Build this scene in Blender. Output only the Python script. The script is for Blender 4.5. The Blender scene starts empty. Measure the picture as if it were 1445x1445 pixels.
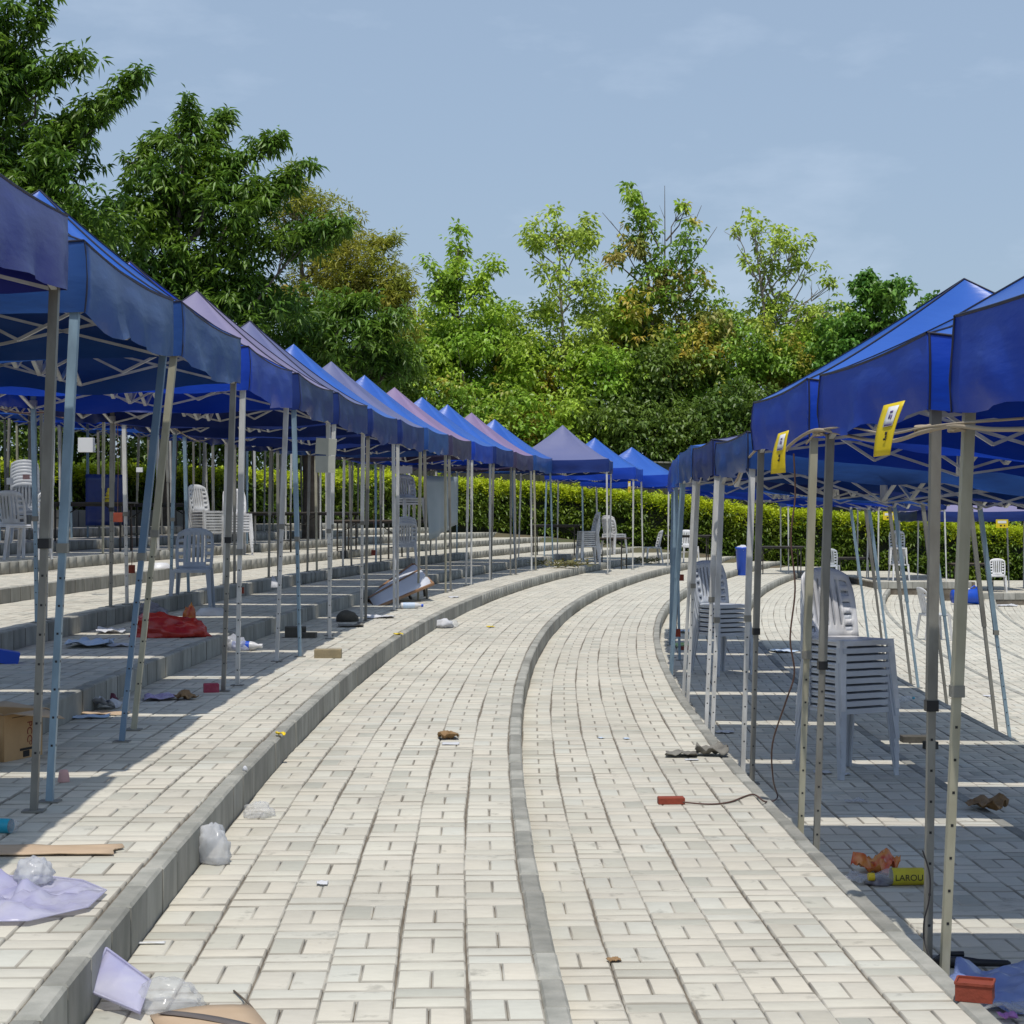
import bpy, bmesh, math, random
import numpy as np
from mathutils import Vector, Matrix, noise

random.seed(7); RNG = np.random.default_rng(11)
SC = bpy.context.scene
COL = SC.collection
PI = math.pi

# ------------------------------------------------------------------ camera, sky, sun, exposure
CAMH = 1.34
FPX = 2550.0                     # focal length in pixels of a 1445 px wide frame
cam = bpy.data.cameras.new('camera'); camo = bpy.data.objects.new('camera', cam); COL.objects.link(camo)
camo.location = (0, 0, CAMH); camo.rotation_euler = (PI/2, 0, 0)
cam.sensor_width = 36; cam.lens = FPX/1445*36; cam.clip_end = 3000; cam.clip_start = .05
SC.camera = camo

world = bpy.data.worlds.new('World'); SC.world = world; world.use_nodes = True
wn = world.node_tree.nodes; wl = world.node_tree.links
for n in list(wn): wn.remove(n)
SUN_DIR = Vector((0.005, 0.33, -0.94)).normalized()      # the way the light travels
sky = wn.new('ShaderNodeTexSky'); sky.sky_type = 'NISHITA'; sky.sun_disc = False
sky.sun_elevation = math.asin(-SUN_DIR.z); sky.sun_rotation = math.radians(181)
sky.air_density = 1.0; sky.dust_density = 2.2; sky.ozone_density = 2.0; sky.altitude = 50
bg = wn.new('ShaderNodeBackground'); bg.inputs[1].default_value = 0.145
wo = wn.new('ShaderNodeOutputWorld')
tc = wn.new('ShaderNodeTexCoord'); mp = wn.new('ShaderNodeMapping'); mp.inputs['Scale'].default_value = (3.2, 1.0, 9.0); mp.inputs['Location'].default_value = (.3, 0, .2)
cn = wn.new('ShaderNodeTexNoise'); cn.inputs['Scale'].default_value = 2.6; cn.inputs['Detail'].default_value = 7; cn.inputs['Roughness'].default_value = .55
cr = wn.new('ShaderNodeMapRange'); cr.inputs[1].default_value = .55; cr.inputs[2].default_value = .85; cr.inputs[3].default_value = 0; cr.inputs[4].default_value = .30
cm = wn.new('ShaderNodeMix'); cm.data_type = 'RGBA'; cm.inputs[7].default_value = (5.4, 6.2, 7.4, 1)
hz = wn.new('ShaderNodeMix'); hz.data_type = 'RGBA'; hz.inputs[0].default_value = .66; hz.inputs[7].default_value = (2.62, 3.40, 4.45, 1)
wl.new(tc.outputs['Generated'], mp.inputs[0]); wl.new(mp.outputs[0], cn.inputs[0]); wl.new(cn.outputs[0], cr.inputs[0])
wl.new(sky.outputs[0], hz.inputs[6]); wl.new(hz.outputs[2], cm.inputs[6])
wl.new(cr.outputs[0], cm.inputs[0]); wl.new(cm.outputs[2], bg.inputs[0]); wl.new(bg.outputs[0], wo.inputs[0])

sun = bpy.data.lights.new('sun', 'SUN'); sun.energy = 3.3; sun.angle = math.radians(.55); sun.color = (1.0, .955, .88)
suno = bpy.data.objects.new('sun', sun); COL.objects.link(suno)
suno.rotation_euler = SUN_DIR.to_track_quat('-Z', 'Y').to_euler()
SC.view_settings.view_transform = 'Standard'; SC.view_settings.look = 'None'
SC.view_settings.exposure = 0.0; SC.view_settings.gamma = 1; SC.view_settings.use_curve_mapping = False

# ------------------------------------------------------------------ materials
M = {}
def mat(name, col, rough=.6, col2=None, nscale=6, namt=.5, bump=0, bscale=60, spec=.5, metal=0, transl=0,
        alpha=1, rnd=0, coat=0, stretch=None, thr=(.35, .65), bdist=.01):
    """principled material with a noise mix between col and col2 (object coordinates), random value shift per piece"""
    m = bpy.data.materials.new(name); m.use_nodes = True; nt = m.node_tree; N = nt.nodes; L = nt.links
    b = N['Principled BSDF']; out = N['Material Output']
    b.inputs['Roughness'].default_value = rough; b.inputs['Metallic'].default_value = metal
    b.inputs['Specular IOR Level'].default_value = spec; b.inputs['Coat Weight'].default_value = coat
    tc = N.new('ShaderNodeTexCoord'); geo = N.new('ShaderNodeNewGeometry')
    vec = geo.outputs['Position']
    if stretch:
        mp = N.new('ShaderNodeMapping'); mp.inputs['Scale'].default_value = stretch; L.new(vec, mp.inputs[0]); vec = mp.outputs[0]
    src = None
    if col2 is not None:
        no = N.new('ShaderNodeTexNoise'); no.inputs['Scale'].default_value = nscale; no.inputs['Detail'].default_value = 4
        L.new(vec, no.inputs[0])
        mr = N.new('ShaderNodeMapRange'); mr.inputs[1].default_value = thr[0]; mr.inputs[2].default_value = thr[1]; mr.inputs[4].default_value = namt
        L.new(no.outputs[0], mr.inputs[0])
        mx = N.new('ShaderNodeMix'); mx.data_type = 'RGBA'; mx.inputs[6].default_value = (*col, 1); mx.inputs[7].default_value = (*col2, 1)
        L.new(mr.outputs[0], mx.inputs[0]); src = mx.outputs[2]
    if rnd:
        oi = N.new('ShaderNodeObjectInfo'); ad = N.new('ShaderNodeMath'); ad.operation = 'ADD'; fr = N.new('ShaderNodeMath'); fr.operation = 'FRACT'
        L.new(oi.outputs['Random'], ad.inputs[0]); L.new(geo.outputs['Random Per Island'], ad.inputs[1]); L.new(ad.outputs[0], fr.inputs[0])
        mr2 = N.new('ShaderNodeMapRange'); mr2.inputs[3].default_value = 1-rnd; mr2.inputs[4].default_value = 1+rnd; L.new(fr.outputs[0], mr2.inputs[0])
        hs = N.new('ShaderNodeHueSaturation')
        if src: L.new(src, hs.inputs['Color'])
        else: hs.inputs['Color'].default_value = (*col, 1)
        L.new(mr2.outputs[0], hs.inputs['Value']); src = hs.outputs[0]
    if src: L.new(src, b.inputs['Base Color'])
    else: b.inputs['Base Color'].default_value = (*col, 1)
    if bump:
        n2 = N.new('ShaderNodeTexNoise'); n2.inputs['Scale'].default_value = bscale; n2.inputs['Detail'].default_value = 5; L.new(vec, n2.inputs[0])
        bp = N.new('ShaderNodeBump'); bp.inputs['Strength'].default_value = bump; bp.inputs['Distance'].default_value = bdist
        L.new(n2.outputs[0], bp.inputs['Height']); L.new(bp.outputs[0], b.inputs['Normal'])
    last = b.outputs[0]
    if transl:
        tr = N.new('ShaderNodeBsdfTranslucent'); ms = N.new('ShaderNodeMixShader'); ms.inputs[0].default_value = transl
        if src: L.new(src, tr.inputs[0])
        else: tr.inputs[0].default_value = (*col, 1)
        L.new(last, ms.inputs[1]); L.new(tr.outputs[0], ms.inputs[2]); last = ms.outputs[0]
    if alpha < 1:
        tp = N.new('ShaderNodeBsdfTransparent'); ms = N.new('ShaderNodeMixShader'); ms.inputs[0].default_value = alpha
        L.new(tp.outputs[0], ms.inputs[1]); L.new(last, ms.inputs[2]); last = ms.outputs[0]
    L.new(last, out.inputs[0]); M[name] = m; return m

def paver_material():
    m = bpy.data.materials.new('paver'); m.use_nodes = True; nt = m.node_tree; N = nt.nodes; L = nt.links
    b = N['Principled BSDF']; b.inputs['Roughness'].default_value = .85; b.inputs['Specular IOR Level'].default_value = .25
    geo = N.new('ShaderNodeNewGeometry'); oi = N.new('ShaderNodeObjectInfo')
    ad = N.new('ShaderNodeMath'); ad.operation = 'ADD'; fr = N.new('ShaderNodeMath'); fr.operation = 'FRACT'
    L.new(oi.outputs['Random'], ad.inputs[0]); L.new(geo.outputs['Random Per Island'], ad.inputs[1]); L.new(ad.outputs[0], fr.inputs[0])
    ramp = N.new('ShaderNodeValToRGB'); cr = ramp.color_ramp; cr.interpolation = 'LINEAR'
    cr.elements[0].position = 0; cr.elements[0].color = (0.527, 0.492, 0.411, 1)
    cr.elements[1].position = 1; cr.elements[1].color = (0.566, 0.530, 0.451, 1)
    for p, c in ((.10, (0.434, 0.426, 0.365, 1)), (.16, (0.540, 0.518, 0.437, 1)), (.35, (0.593, 0.563, 0.476, 1)), (.5, (0.551, 0.516, 0.437, 1)), (.65, (0.547, 0.538, 0.470, 1)), (.8, (0.606, 0.563, 0.470, 1))):
        e = cr.elements.new(p); e.color = c
    L.new(fr.outputs[0], ramp.inputs[0])
    # broad stains, streaky grain
    n1 = N.new('ShaderNodeTexNoise'); n1.inputs['Scale'].default_value = 1.1; n1.inputs['Detail'].default_value = 6; L.new(geo.outputs['Position'], n1.inputs[0])
    r1 = N.new('ShaderNodeMapRange'); r1.inputs[1].default_value = .35; r1.inputs[2].default_value = .7; r1.inputs[3].default_value = 1.05; r1.inputs[4].default_value = .86; L.new(n1.outputs[0], r1.inputs[0])
    mp = N.new('ShaderNodeMapping'); mp.inputs['Scale'].default_value = (11, 26, 11); L.new(geo.outputs['Position'], mp.inputs[0])
    n2 = N.new('ShaderNodeTexNoise'); n2.inputs['Scale'].default_value = 1.6; n2.inputs['Detail'].default_value = 6; L.new(mp.outputs[0], n2.inputs[0])
    r2 = N.new('ShaderNodeMapRange'); r2.inputs[1].default_value = .3; r2.inputs[2].default_value = .75; r2.inputs[3].default_value = 1.03; r2.inputs[4].default_value = .94; L.new(n2.outputs[0], r2.inputs[0])
    n3 = N.new('ShaderNodeTexNoise'); n3.inputs['Scale'].default_value = 6; n3.inputs['Detail'].default_value = 8; n3.inputs['Roughness'].default_value = .65; L.new(geo.outputs['Position'], n3.inputs[0])
    r3 = N.new('ShaderNodeMapRange'); r3.inputs[1].default_value = .60; r3.inputs[2].default_value = .70; r3.inputs[3].default_value = 1; r3.inputs[4].default_value = .66; L.new(n3.outputs[0], r3.inputs[0])
    mu = N.new('ShaderNodeMath'); mu.operation = 'MULTIPLY'; L.new(r1.outputs[0], mu.inputs[0]); L.new(r2.outputs[0], mu.inputs[1])
    mu2 = N.new('ShaderNodeMath'); mu2.operation = 'MULTIPLY'; L.new(mu.outputs[0], mu2.inputs[0]); L.new(r3.outputs[0], mu2.inputs[1])
    hs = N.new('ShaderNodeHueSaturation'); L.new(ramp.outputs[0], hs.inputs['Color']); L.new(mu2.outputs[0], hs.inputs['Value'])
    L.new(hs.outputs[0], b.inputs['Base Color'])
    n4 = N.new('ShaderNodeTexNoise'); n4.inputs['Scale'].default_value = 220; n4.inputs['Detail'].default_value = 3; L.new(geo.outputs['Position'], n4.inputs[0])
    bp = N.new('ShaderNodeBump'); bp.inputs['Strength'].default_value = .25; bp.inputs['Distance'].default_value = .002
    L.new(n4.outputs[0], bp.inputs['Height']); L.new(bp.outputs[0], b.inputs['Normal'])
    M['paver'] = m
paver_material()
mat('joint', (.11, .09, .068), .95, (.19, .165, .13), 7, 1)
mat('paver_edge', (.31, .285, .24), .95, (.50, .475, .41), 3, 1, spec=.2)
mat('kerb', (.36, .35, .31), .9, (.235, .235, .208), 9, .8, bump=.35, bscale=90, rnd=.22, stretch=(1, 1, .35), spec=.2)
mat('earth', (.12, .09, .055), .95, (.06, .075, .03), .7, 1, bump=.4, bscale=8)
mat('wall_concrete', (.34, .32, .27), .9, (.24, .23, .2), 2.2, .8, bump=.3, bscale=40, rnd=.08)
def fabric(name, col, col2, rough=.36, tr=.05, amt=.4):
    return mat(name, col, rough, col2, 1.7, amt, bump=.35, bscale=1.8, spec=.35, transl=tr, stretch=(1, .8, 3.2), bdist=.035)
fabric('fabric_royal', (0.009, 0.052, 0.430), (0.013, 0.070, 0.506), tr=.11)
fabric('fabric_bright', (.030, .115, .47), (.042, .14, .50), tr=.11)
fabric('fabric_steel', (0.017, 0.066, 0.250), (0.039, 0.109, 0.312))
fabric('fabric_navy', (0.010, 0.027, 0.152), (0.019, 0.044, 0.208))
fabric('fabric_violet', (0.038, 0.041, 0.255), (0.017, 0.043, 0.340))
fabric('fabric_lavender', (.22, .20, .33), (.19, .18, .31), .6)
fabric('fabric_mauve', (.25, .18, .32), (.20, .16, .32), .6)
fabric('fabric_slate', (.135, .15, .29), (.10, .12, .27), .55)
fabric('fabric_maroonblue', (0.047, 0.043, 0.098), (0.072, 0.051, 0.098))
mat('piping', (.006, .008, .03), .6)
mat('steel_grey', (.26, .255, .225), .5, (.17, .16, .14), 5, .8, metal=.25, rnd=.12, bump=.1, bscale=60, stretch=(3, 3, 1))
mat('steel_blue', (.26, .37, .45), .42, (.17, .24, .30), 5, .8, metal=.2, rnd=.1, stretch=(3, 3, 1))
mat('steel_deep', (.13, .21, .31), .42, (.19, .27, .35), 5, .8, metal=.25, rnd=.1, stretch=(3, 3, 1))
mat('steel_white', (.62, .62, .60), .45, (.42, .41, .38), 5, .8, metal=.05, rnd=.1, stretch=(3, 3, 1))
mat('steel_cream', (.42, .40, .30), .5, (.30, .28, .20), 5, .8, metal=.1, rnd=.1, stretch=(3, 3, 1))
mat('bar', (.66, .66, .64), .4, (.40, .38, .34), 6, .8, metal=.1)
mat('black_plastic', (.012, .012, .014), .45)
mat('white_plastic', (.76, .76, .77), .38, (.50, .49, .48), 5, .8, transl=.06)
mat('grey_plastic', (.54, .57, .61), .34, (.46, .48, .52), 5, .8)
mat('slate_plastic', (.42, .465, .53), .36, (.35, .39, .45), 5, .8)
mat('pale_plastic', (.54, .54, .53), .38, (.36, .35, .33), 5, .8)
mat('blue_plastic', (.012, .085, .56), .35, (.01, .06, .42), 4, .6)
mat('dark_metal', (.022, .020, .018), .5, (.05, .04, .03), 6, .8)
mat('table_dark', (.03, .028, .026), .55, (.07, .06, .05), 4, .8)
mat('table_brown', (.11, .085, .06), .55, (.07, .05, .04), 4, .8)
mat('cardboard', (.56, .35, .165), .85, (.46, .28, .13), 6, .8, bump=.15, bscale=30)
mat('cardboard_pale', (.50, .37, .25), .85, (.43, .31, .20), 6, .8)
mat('tape', (.13, .11, .10), .5)
mat('print_red', (.25, .035, .02), .7); mat('print_black', (.02, .016, .012), .7)
mat('yellow_card', (.78, .60, .015), .5, (.68, .50, .01), 7, .6, transl=.12)
mat('white_card', (.68, .68, .68), .6); mat('mark_violet', (.09, .06, .2), .6)
mat('paper', (.70, .70, .72), .75, (.55, .57, .62), 8, .7, transl=.15)
mat('paper_blue', (.42, .55, .72), .6, (.62, .66, .72), 8, .8)
mat('lavender_plastic', (.56, .55, .78), .25, (.74, .73, .82), 6, .8, transl=.25, alpha=.66, bump=.5, bscale=14)
mat('clear_film', (.72, .73, .75), .16, alpha=.30, spec=.9, transl=.2)
mat('white_film', (.78, .79, .81), .25, (.6, .62, .66), 14, .8, alpha=.58, spec=.8, transl=.25)
mat('blue_film', (.26, .36, .72), .2, (.42, .50, .78), 6, .8, alpha=.70, spec=.8, transl=.2)
mat('red_film', (.42, .014, .008), .25, (.55, .04, .02), 12, .8, spec=.7)
mat('grey_film', (.13, .12, .14), .3, (.30, .29, .33), 12, .8, spec=.7)
mat('orange_film', (.55, .06, .01), .25, (.70, .32, .05), 16, .8, spec=.7)
mat('brick', (.27, .05, .025), .85, (.20, .04, .02), 14, .8, bump=.3, bscale=60)
mat('brick_tan', (.30, .24, .14), .9, (.22, .18, .11), 14, .8, bump=.3, bscale=60)
mat('stone_dark', (.07, .065, .055), .9, (.11, .10, .08), 14, .8, bump=.4, bscale=40)
mat('crimson', (.30, .015, .05), .5, (.45, .10, .14), 22, .6); mat('maroon', (.07, .01, .02), .5, (.2, .05, .08), 30, .6)
mat('violet_print', (.28, .20, .42), .6, (.55, .52, .6), 40, .8)
mat('pink', (.62, .36, .33), .6); mat('cyan', (.02, .36, .50), .4); mat('lime', (.32, .52, .12), .5, (.5, .6, .35), 20, .7)
mat('yellow', (.75, .55, .02), .4); mat('label_yellow', (.62, .55, .03), .45, (.42, .24, .02), 9, .4)
mat('dry_leaf', (.26, .15, .06), .7, (.38, .24, .12), 18, .8, transl=.15)
mat('cloth_grey', (.13, .12, .105), .9, (.24, .23, .2), 12, .8)
mat('cable', (.10, .05, .035), .6); mat('cable_dark', (.02, .018, .02), .6); mat('rope', (.38, .31, .22), .85)
mat('wood', (.33, .18, .085), .6, (.22, .11, .05), 9, .8); mat('board_white', (.62, .63, .67), .55)
mat('sheet_grey', (.36, .42, .45), .35, (.45, .5, .52), 3, .7, alpha=.9, transl=.2)
mat('purple', (.42, .18, .48), .5)
mat('fence_dark', (.035, .040, .030), .85, (.07, .07, .05), 3, .8, rnd=.2)
mat('bark', (.16, .13, .10), .9, (.09, .07, .05), 7, .9, bump=.5, bscale=30)
mat('bark_pale', (.30, .26, .21), .9, (.18, .15, .12), 7, .9, bump=.4, bscale=30)
def leafmat(name, a, b2, tr=.36, rnd=.38, ns=.8, rough=.42, c=None, thr=(.35, .65)):
    mat(name, a, rough, b2, ns, .9, rnd=rnd, transl=tr, spec=.45, thr=thr)
leafmat('leaf_mango', (0.093, 0.196, 0.025), (0.183, 0.300, 0.031))
leafmat('leaf_feather', (.32, .38, .05), (.38, .35, .055))
leafmat('leaf_fresh', (0.419, 0.578, 0.059), (0.246, 0.408, 0.049))
leafmat('leaf_sap', (0.506, 0.621, 0.099), (0.351, 0.466, 0.070))
leafmat('leaf_dry', (0.530, 0.402, 0.115), (0.231, 0.293, 0.064), ns=.5)
leafmat('leaf_mix', (0.244, 0.401, 0.052), (0.668, 0.477, 0.087), ns=.45, thr=(.48, .6))
leafmat('leaf_shrub', (0.246, 0.432, 0.046), (0.412, 0.540, 0.062), ns=.5)
leafmat('leaf_deep', (0.107, 0.186, 0.031), (0.172, 0.256, 0.042), ns=.5)
leafmat('leaf_green', (0.105, 0.255, 0.038), (0.174, 0.324, 0.046), ns=.7)
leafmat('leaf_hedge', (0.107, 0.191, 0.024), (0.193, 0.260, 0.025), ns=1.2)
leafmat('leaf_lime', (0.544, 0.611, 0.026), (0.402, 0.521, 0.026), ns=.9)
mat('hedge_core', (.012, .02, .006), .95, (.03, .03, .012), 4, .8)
mat('branch_litter', (.12, .13, .04), .9, (.22, .18, .08), 14, .8)

# ------------------------------------------------------------------ object helpers
def link(o, parent=None, loc=None, rot=None):
    COL.objects.link(o)
    if parent: o.parent = parent
    if loc is not None: o.location = loc
    if rot is not None: o.rotation_euler = rot
    return o
def tag(o, label=None, cat=None, group=None, kind=None):
    if label: o['label'] = label
    if cat: o['category'] = cat
    if group: o['group'] = group
    if kind: o['kind'] = kind
    return o
def thing(name, label, cat, loc=(0, 0, 0), rz=0, group=None):
    o = bpy.data.objects.new(name, None); o.empty_display_size = .1; link(o, None, loc, (0, 0, rz))
    return tag(o, label, cat, group)
def mesh_np(name, V, F, material, smooth=False):
    """fast mesh from arrays; F (n,3) or (n,4)"""
    me = bpy.data.meshes.new(name); V = np.asarray(V, np.float32); F = np.asarray(F, np.int32); k = F.shape[1]
    me.vertices.add(len(V)); me.vertices.foreach_set('co', V.ravel())
    me.loops.add(F.size); me.loops.foreach_set('vertex_index', F.ravel())
    me.polygons.add(len(F)); me.polygons.foreach_set('loop_start', np.arange(0, F.size, k, dtype=np.int32))
    me.polygons.foreach_set('loop_total', np.full(len(F), k, np.int32))
    if smooth: me.polygons.foreach_set('use_smooth', np.ones(len(F), bool))
    me.materials.append(M[material]); me.update(calc_edges=True); return me
class MB:
    def __init__(s): s.v = []; s.f = []; s.sm = []
    def add(s, vs, fs, smooth=False):
        o = len(s.v); s.v += [tuple(p) for p in vs]; s.f += [tuple(i+o for i in f) for f in fs]; s.sm += [smooth]*len(fs)
    def box(s, c, d, rz=0, ch=0):
        x, y, z = d[0]/2, d[1]/2, d[2]/2; R = Matrix.Rotation(rz, 3, 'Z'); c = Vector(c)
        if ch:
            P = [(-x, -y, -z), (x, -y, -z), (x, y, -z), (-x, y, -z), (-x, -y, z-ch), (x, -y, z-ch), (x, y, z-ch), (-x, y, z-ch),
                 (-x+ch, -y+ch, z), (x-ch, -y+ch, z), (x-ch, y-ch, z), (-x+ch, y-ch, z)]
            F = [(3, 2, 1, 0)]+[(i, (i+1) % 4, 4+(i+1) % 4, 4+i) for i in range(4)]+[(4+i, 4+(i+1) % 4, 8+(i+1) % 4, 8+i) for i in range(4)]+[(8, 9, 10, 11)]
        else:
            P = [(-x, -y, -z), (x, -y, -z), (x, y, -z), (-x, y, -z), (-x, -y, z), (x, -y, z), (x, y, z), (-x, y, z)]
            F = [(3, 2, 1, 0), (4, 5, 6, 7)]+[(i, (i+1) % 4, 4+(i+1) % 4, 4+i) for i in range(4)]
        s.add([R @ Vector(p)+c for p in P], F)
    def bar(s, p0, p1, w, d=None, w1=None, d1=None, up=(0, 0, 1)):
        """rectangular bar from p0 to p1"""
        d = d or w; w1 = w1 or w; d1 = d1 or d
        p0 = Vector(p0); p1 = Vector(p1); t = (p1-p0).normalized(); u = Vector(up)
        if abs(t.dot(u)) > .95: u = Vector((0, 1, 0))
        a = t.cross(u).normalized(); b = a.cross(t).normalized()
        vs = []
        for p, ww, dd in ((p0, w, d), (p1, w1, d1)):
            for sx, sy in ((-1, -1), (1, -1), (1, 1), (-1, 1)): vs.append(p+a*(ww/2*sx)+b*(dd/2*sy))
        s.add(vs, [(3, 2, 1, 0), (4, 5, 6, 7)]+[(i, (i+1) % 4, 4+(i+1) % 4, 4+i) for i in range(4)])
    def tube(s, pts, r, n=6, r1=None, cap=True):
        pts = [Vector(p) for p in pts]; m = len(pts); r1 = r if r1 is None else r1; vs = []; fs = []
        a = None
        for i, p in enumerate(pts):
            t = (pts[min(i+1, m-1)]-pts[max(i-1, 0)]).normalized()
            if a is None: a = t.orthogonal().normalized()
            a = (a-t*a.dot(t)).normalized(); b = t.cross(a); rr = r+(r1-r)*i/(m-1)
            for j in range(n): an = 2*PI*j/n; vs.append(p+a*(rr*math.cos(an))+b*(rr*math.sin(an)))
        for i in range(m-1):
            for j in range(n): fs.append((i*n+j, i*n+(j+1) % n, (i+1)*n+(j+1) % n, (i+1)*n+j))
        s.add(vs, fs, True)
        if cap: s.add(vs[:n], [tuple(reversed(range(n)))]); s.add(vs[-n:], [tuple(range(n))])
    def lathe(s, prof, n=20, Mx=None, cap=True):
        vs = []; fs = []; Mx = Mx or Matrix.Identity(4)
        for r, z in prof:
            for j in range(n): an = 2*PI*j/n; vs.append(Mx @ Vector((r*math.cos(an), r*math.sin(an), z)))
        m = len(prof)
        for i in range(m-1):
            for j in range(n): fs.append((i*n+j, i*n+(j+1) % n, (i+1)*n+(j+1) % n, (i+1)*n+j))
        s.add(vs, fs, True)
        if cap:
            s.add(vs[:n], [tuple(reversed(range(n)))]); s.add(vs[-n:], [tuple(range(n))])
    def grid(s, fn, nu, nv, mask=None, thick=0, smooth=True):
        P = [[Vector(fn(i/nu, j/nv)) for j in range(nv+1)] for i in range(nu+1)]
        idx = lambda i, j: i*(nv+1)+j
        on = [[(mask is None or mask(i, j)) for j in range(nv)] for i in range(nu)]
        vs = [P[i][j] for i in range(nu+1) for j in range(nv+1)]
        fs = [(idx(i, j), idx(i+1, j), idx(i+1, j+1), idx(i, j+1)) for i in range(nu) for j in range(nv) if on[i][j]]
        if not thick: s.add(vs, fs, smooth); return
        nn = []
        for i in range(nu+1):
            for j in range(nv+1):
                a = P[min(i+1, nu)][j]-P[max(i-1, 0)][j]; b = P[i][min(j+1, nv)]-P[i][max(j-1, 0)]; nn.append(a.cross(b).normalized())
        K = len(vs); v2 = [vs[q]+nn[q]*thick for q in range(K)]
        f2 = [tuple(K+q for q in reversed(f)) for f in fs]; side = []
        g = lambda i, j: 0 <= i < nu and 0 <= j < nv and on[i][j]
        for i in range(nu):
            for j in range(nv):
                if not on[i][j]: continue
                if not g(i-1, j): side.append((idx(i, j), idx(i, j+1), K+idx(i, j+1), K+idx(i, j)))
                if not g(i+1, j): side.append((idx(i+1, j+1), idx(i+1, j), K+idx(i+1, j), K+idx(i+1, j+1)))
                if not g(i, j-1): side.append((idx(i+1, j), idx(i, j), K+idx(i, j), K+idx(i+1, j)))
                if not g(i, j+1): side.append((idx(i, j+1), idx(i+1, j+1), K+idx(i+1, j+1), K+idx(i, j+1)))
        s.add(vs+v2, [tuple(reversed(f)) for f in fs]+[tuple(reversed(f)) for f in f2]+[tuple(reversed(f)) for f in side], smooth)
    def mesh(s, name, material):
        me = bpy.data.meshes.new(name); me.from_pydata([tuple(v) for v in s.v], [], s.f)
        me.polygons.foreach_set('use_smooth', s.sm)
        for q in (material if isinstance(material, (list, tuple)) else [material]): me.materials.append(M[q])
        me.update(); return me
    def obj(s, name, material, parent=None, loc=None, rot=None):
        me = s.mesh(name, material)
        used = set(i for f in s.f for i in f)
        o = bpy.data.objects.new(name, me); link(o, parent, loc, rot); return o
def copy_tree(o, parent=None):
    c = o.copy(); COL.objects.link(c); c.parent = parent
    for ch in o.children: copy_tree(ch, c)
    return c
def text_mesh(name, body, size, material, parent, loc, rot, ext=.0006):
    cu = bpy.data.curves.new(name, 'FONT'); cu.body = body; cu.size = size; cu.extrude = ext; cu.align_x = 'CENTER'; cu.align_y = 'CENTER'
    tmp = bpy.data.objects.new('tmp', cu); COL.objects.link(tmp)
    me = bpy.data.meshes.new_from_object(tmp.evaluated_get(bpy.context.evaluated_depsgraph_get()))
    bpy.data.objects.remove(tmp); me.name = name; me.materials.clear(); me.materials.append(M[material])
    return link(bpy.data.objects.new(name, me), parent, loc, rot)

# ------------------------------------------------------------------ the curved terraces
R0 = 150.0; CY = 10.4; PITCH = 1.2875; RISE = .15; KW = .072; E0 = .055
KTOP, KBOT = 7, -8
def P(b, s):
    th = s/R0; r = R0-b
    return R0-r*math.cos(th), CY+r*math.sin(th), th
def inv(x, y):
    dx = R0-x; dy = y-CY; return R0-math.hypot(dx, dy), R0*math.atan2(dy, dx)
def edge(k): return E0-PITCH*k
def level(b): return max(KBOT, min(KTOP, math.floor((E0-b)/PITCH)))
def gz(x, y): return RISE*level(inv(x, y)[0])
def hit(px, py):
    """the point of the paving seen at a pixel of the photograph"""
    for k in range(KTOP, KBOT-1, -1):
        h = CAMH-RISE*k
        if py <= 722.5: continue
        Y = FPX*h/(py-722.5); X = (px-722.5)/FPX*Y; b, s = inv(X, Y)
        if b <= edge(k) and (b > edge(k+1) or k == KTOP): return Vector((X, Y, RISE*k))
        if b <= edge(k+1) and b > edge(k+1)-.9:      # on the face of the step above: stand in front of it
            continue
    h = CAMH; Y = FPX*h/(py-722.5); X = (px-722.5)/FPX*Y
    return Vector((X, Y, gz(X, Y)))
def at(px, py, Y): return Vector(((px-722.5)/FPX*Y, Y, CAMH-(py-722.5)/FPX*Y))
SMIN, SMAX = -8.5, 45.5
def in_view(x, y, z, m=60):
    if y < 1: return False
    px = 722.5+FPX*x/y; py = 722.5+FPX*(CAMH-z)/y
    return -m < px < 1445+m and -m < py < 1445+m

def paver_mesh(lx, ly, c=.0055, dr=.003):
    x, y = lx/2, ly/2
    V = [(-x, -y, -.04), (x, -y, -.04), (x, y, -.04), (-x, y, -.04), (-x, -y, -dr), (x, -y, -dr), (x, y, -dr), (-x, y, -dr),
         (-x+c, -y+c, 0), (x-c, -y+c, 0), (x-c, y-c, 0), (-x+c, y-c, 0)]
    F = [(3, 2, 1, 0)]+[(i, (i+1) % 4, 4+(i+1) % 4, 4+i) for i in range(4)]+[(4+i, 4+(i+1) % 4, 8+(i+1) % 4, 8+i) for i in range(4)]+[(8, 9, 10, 11)]
    me = mesh_np('paver', V, F, 'paver'); me.materials.append(M['paver_edge']); me.polygons.foreach_set('material_index', [1]*9+[0]); return me
PAVER = paver_mesh(.1975, .0935); PAVER_B = paver_mesh(.1935, .0975)
BOXVB = np.array([v.co[:] for v in PAVER_B.vertices])
kb_mb = MB(); kb_mb.box((0, 0, -.085), (KW, .291, .17), ch=.009)
KERB = kb_mb.mesh('kerb_stone', 'kerb')
BOXV = np.array([v.co[:] for v in PAVER.vertices]); BOXF = [tuple(p.vertices) for p in PAVER.polygons]
KBV = np.array([v.co[:] for v in KERB.vertices]); KBF = [tuple(p.vertices) for p in KERB.polygons]
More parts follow.
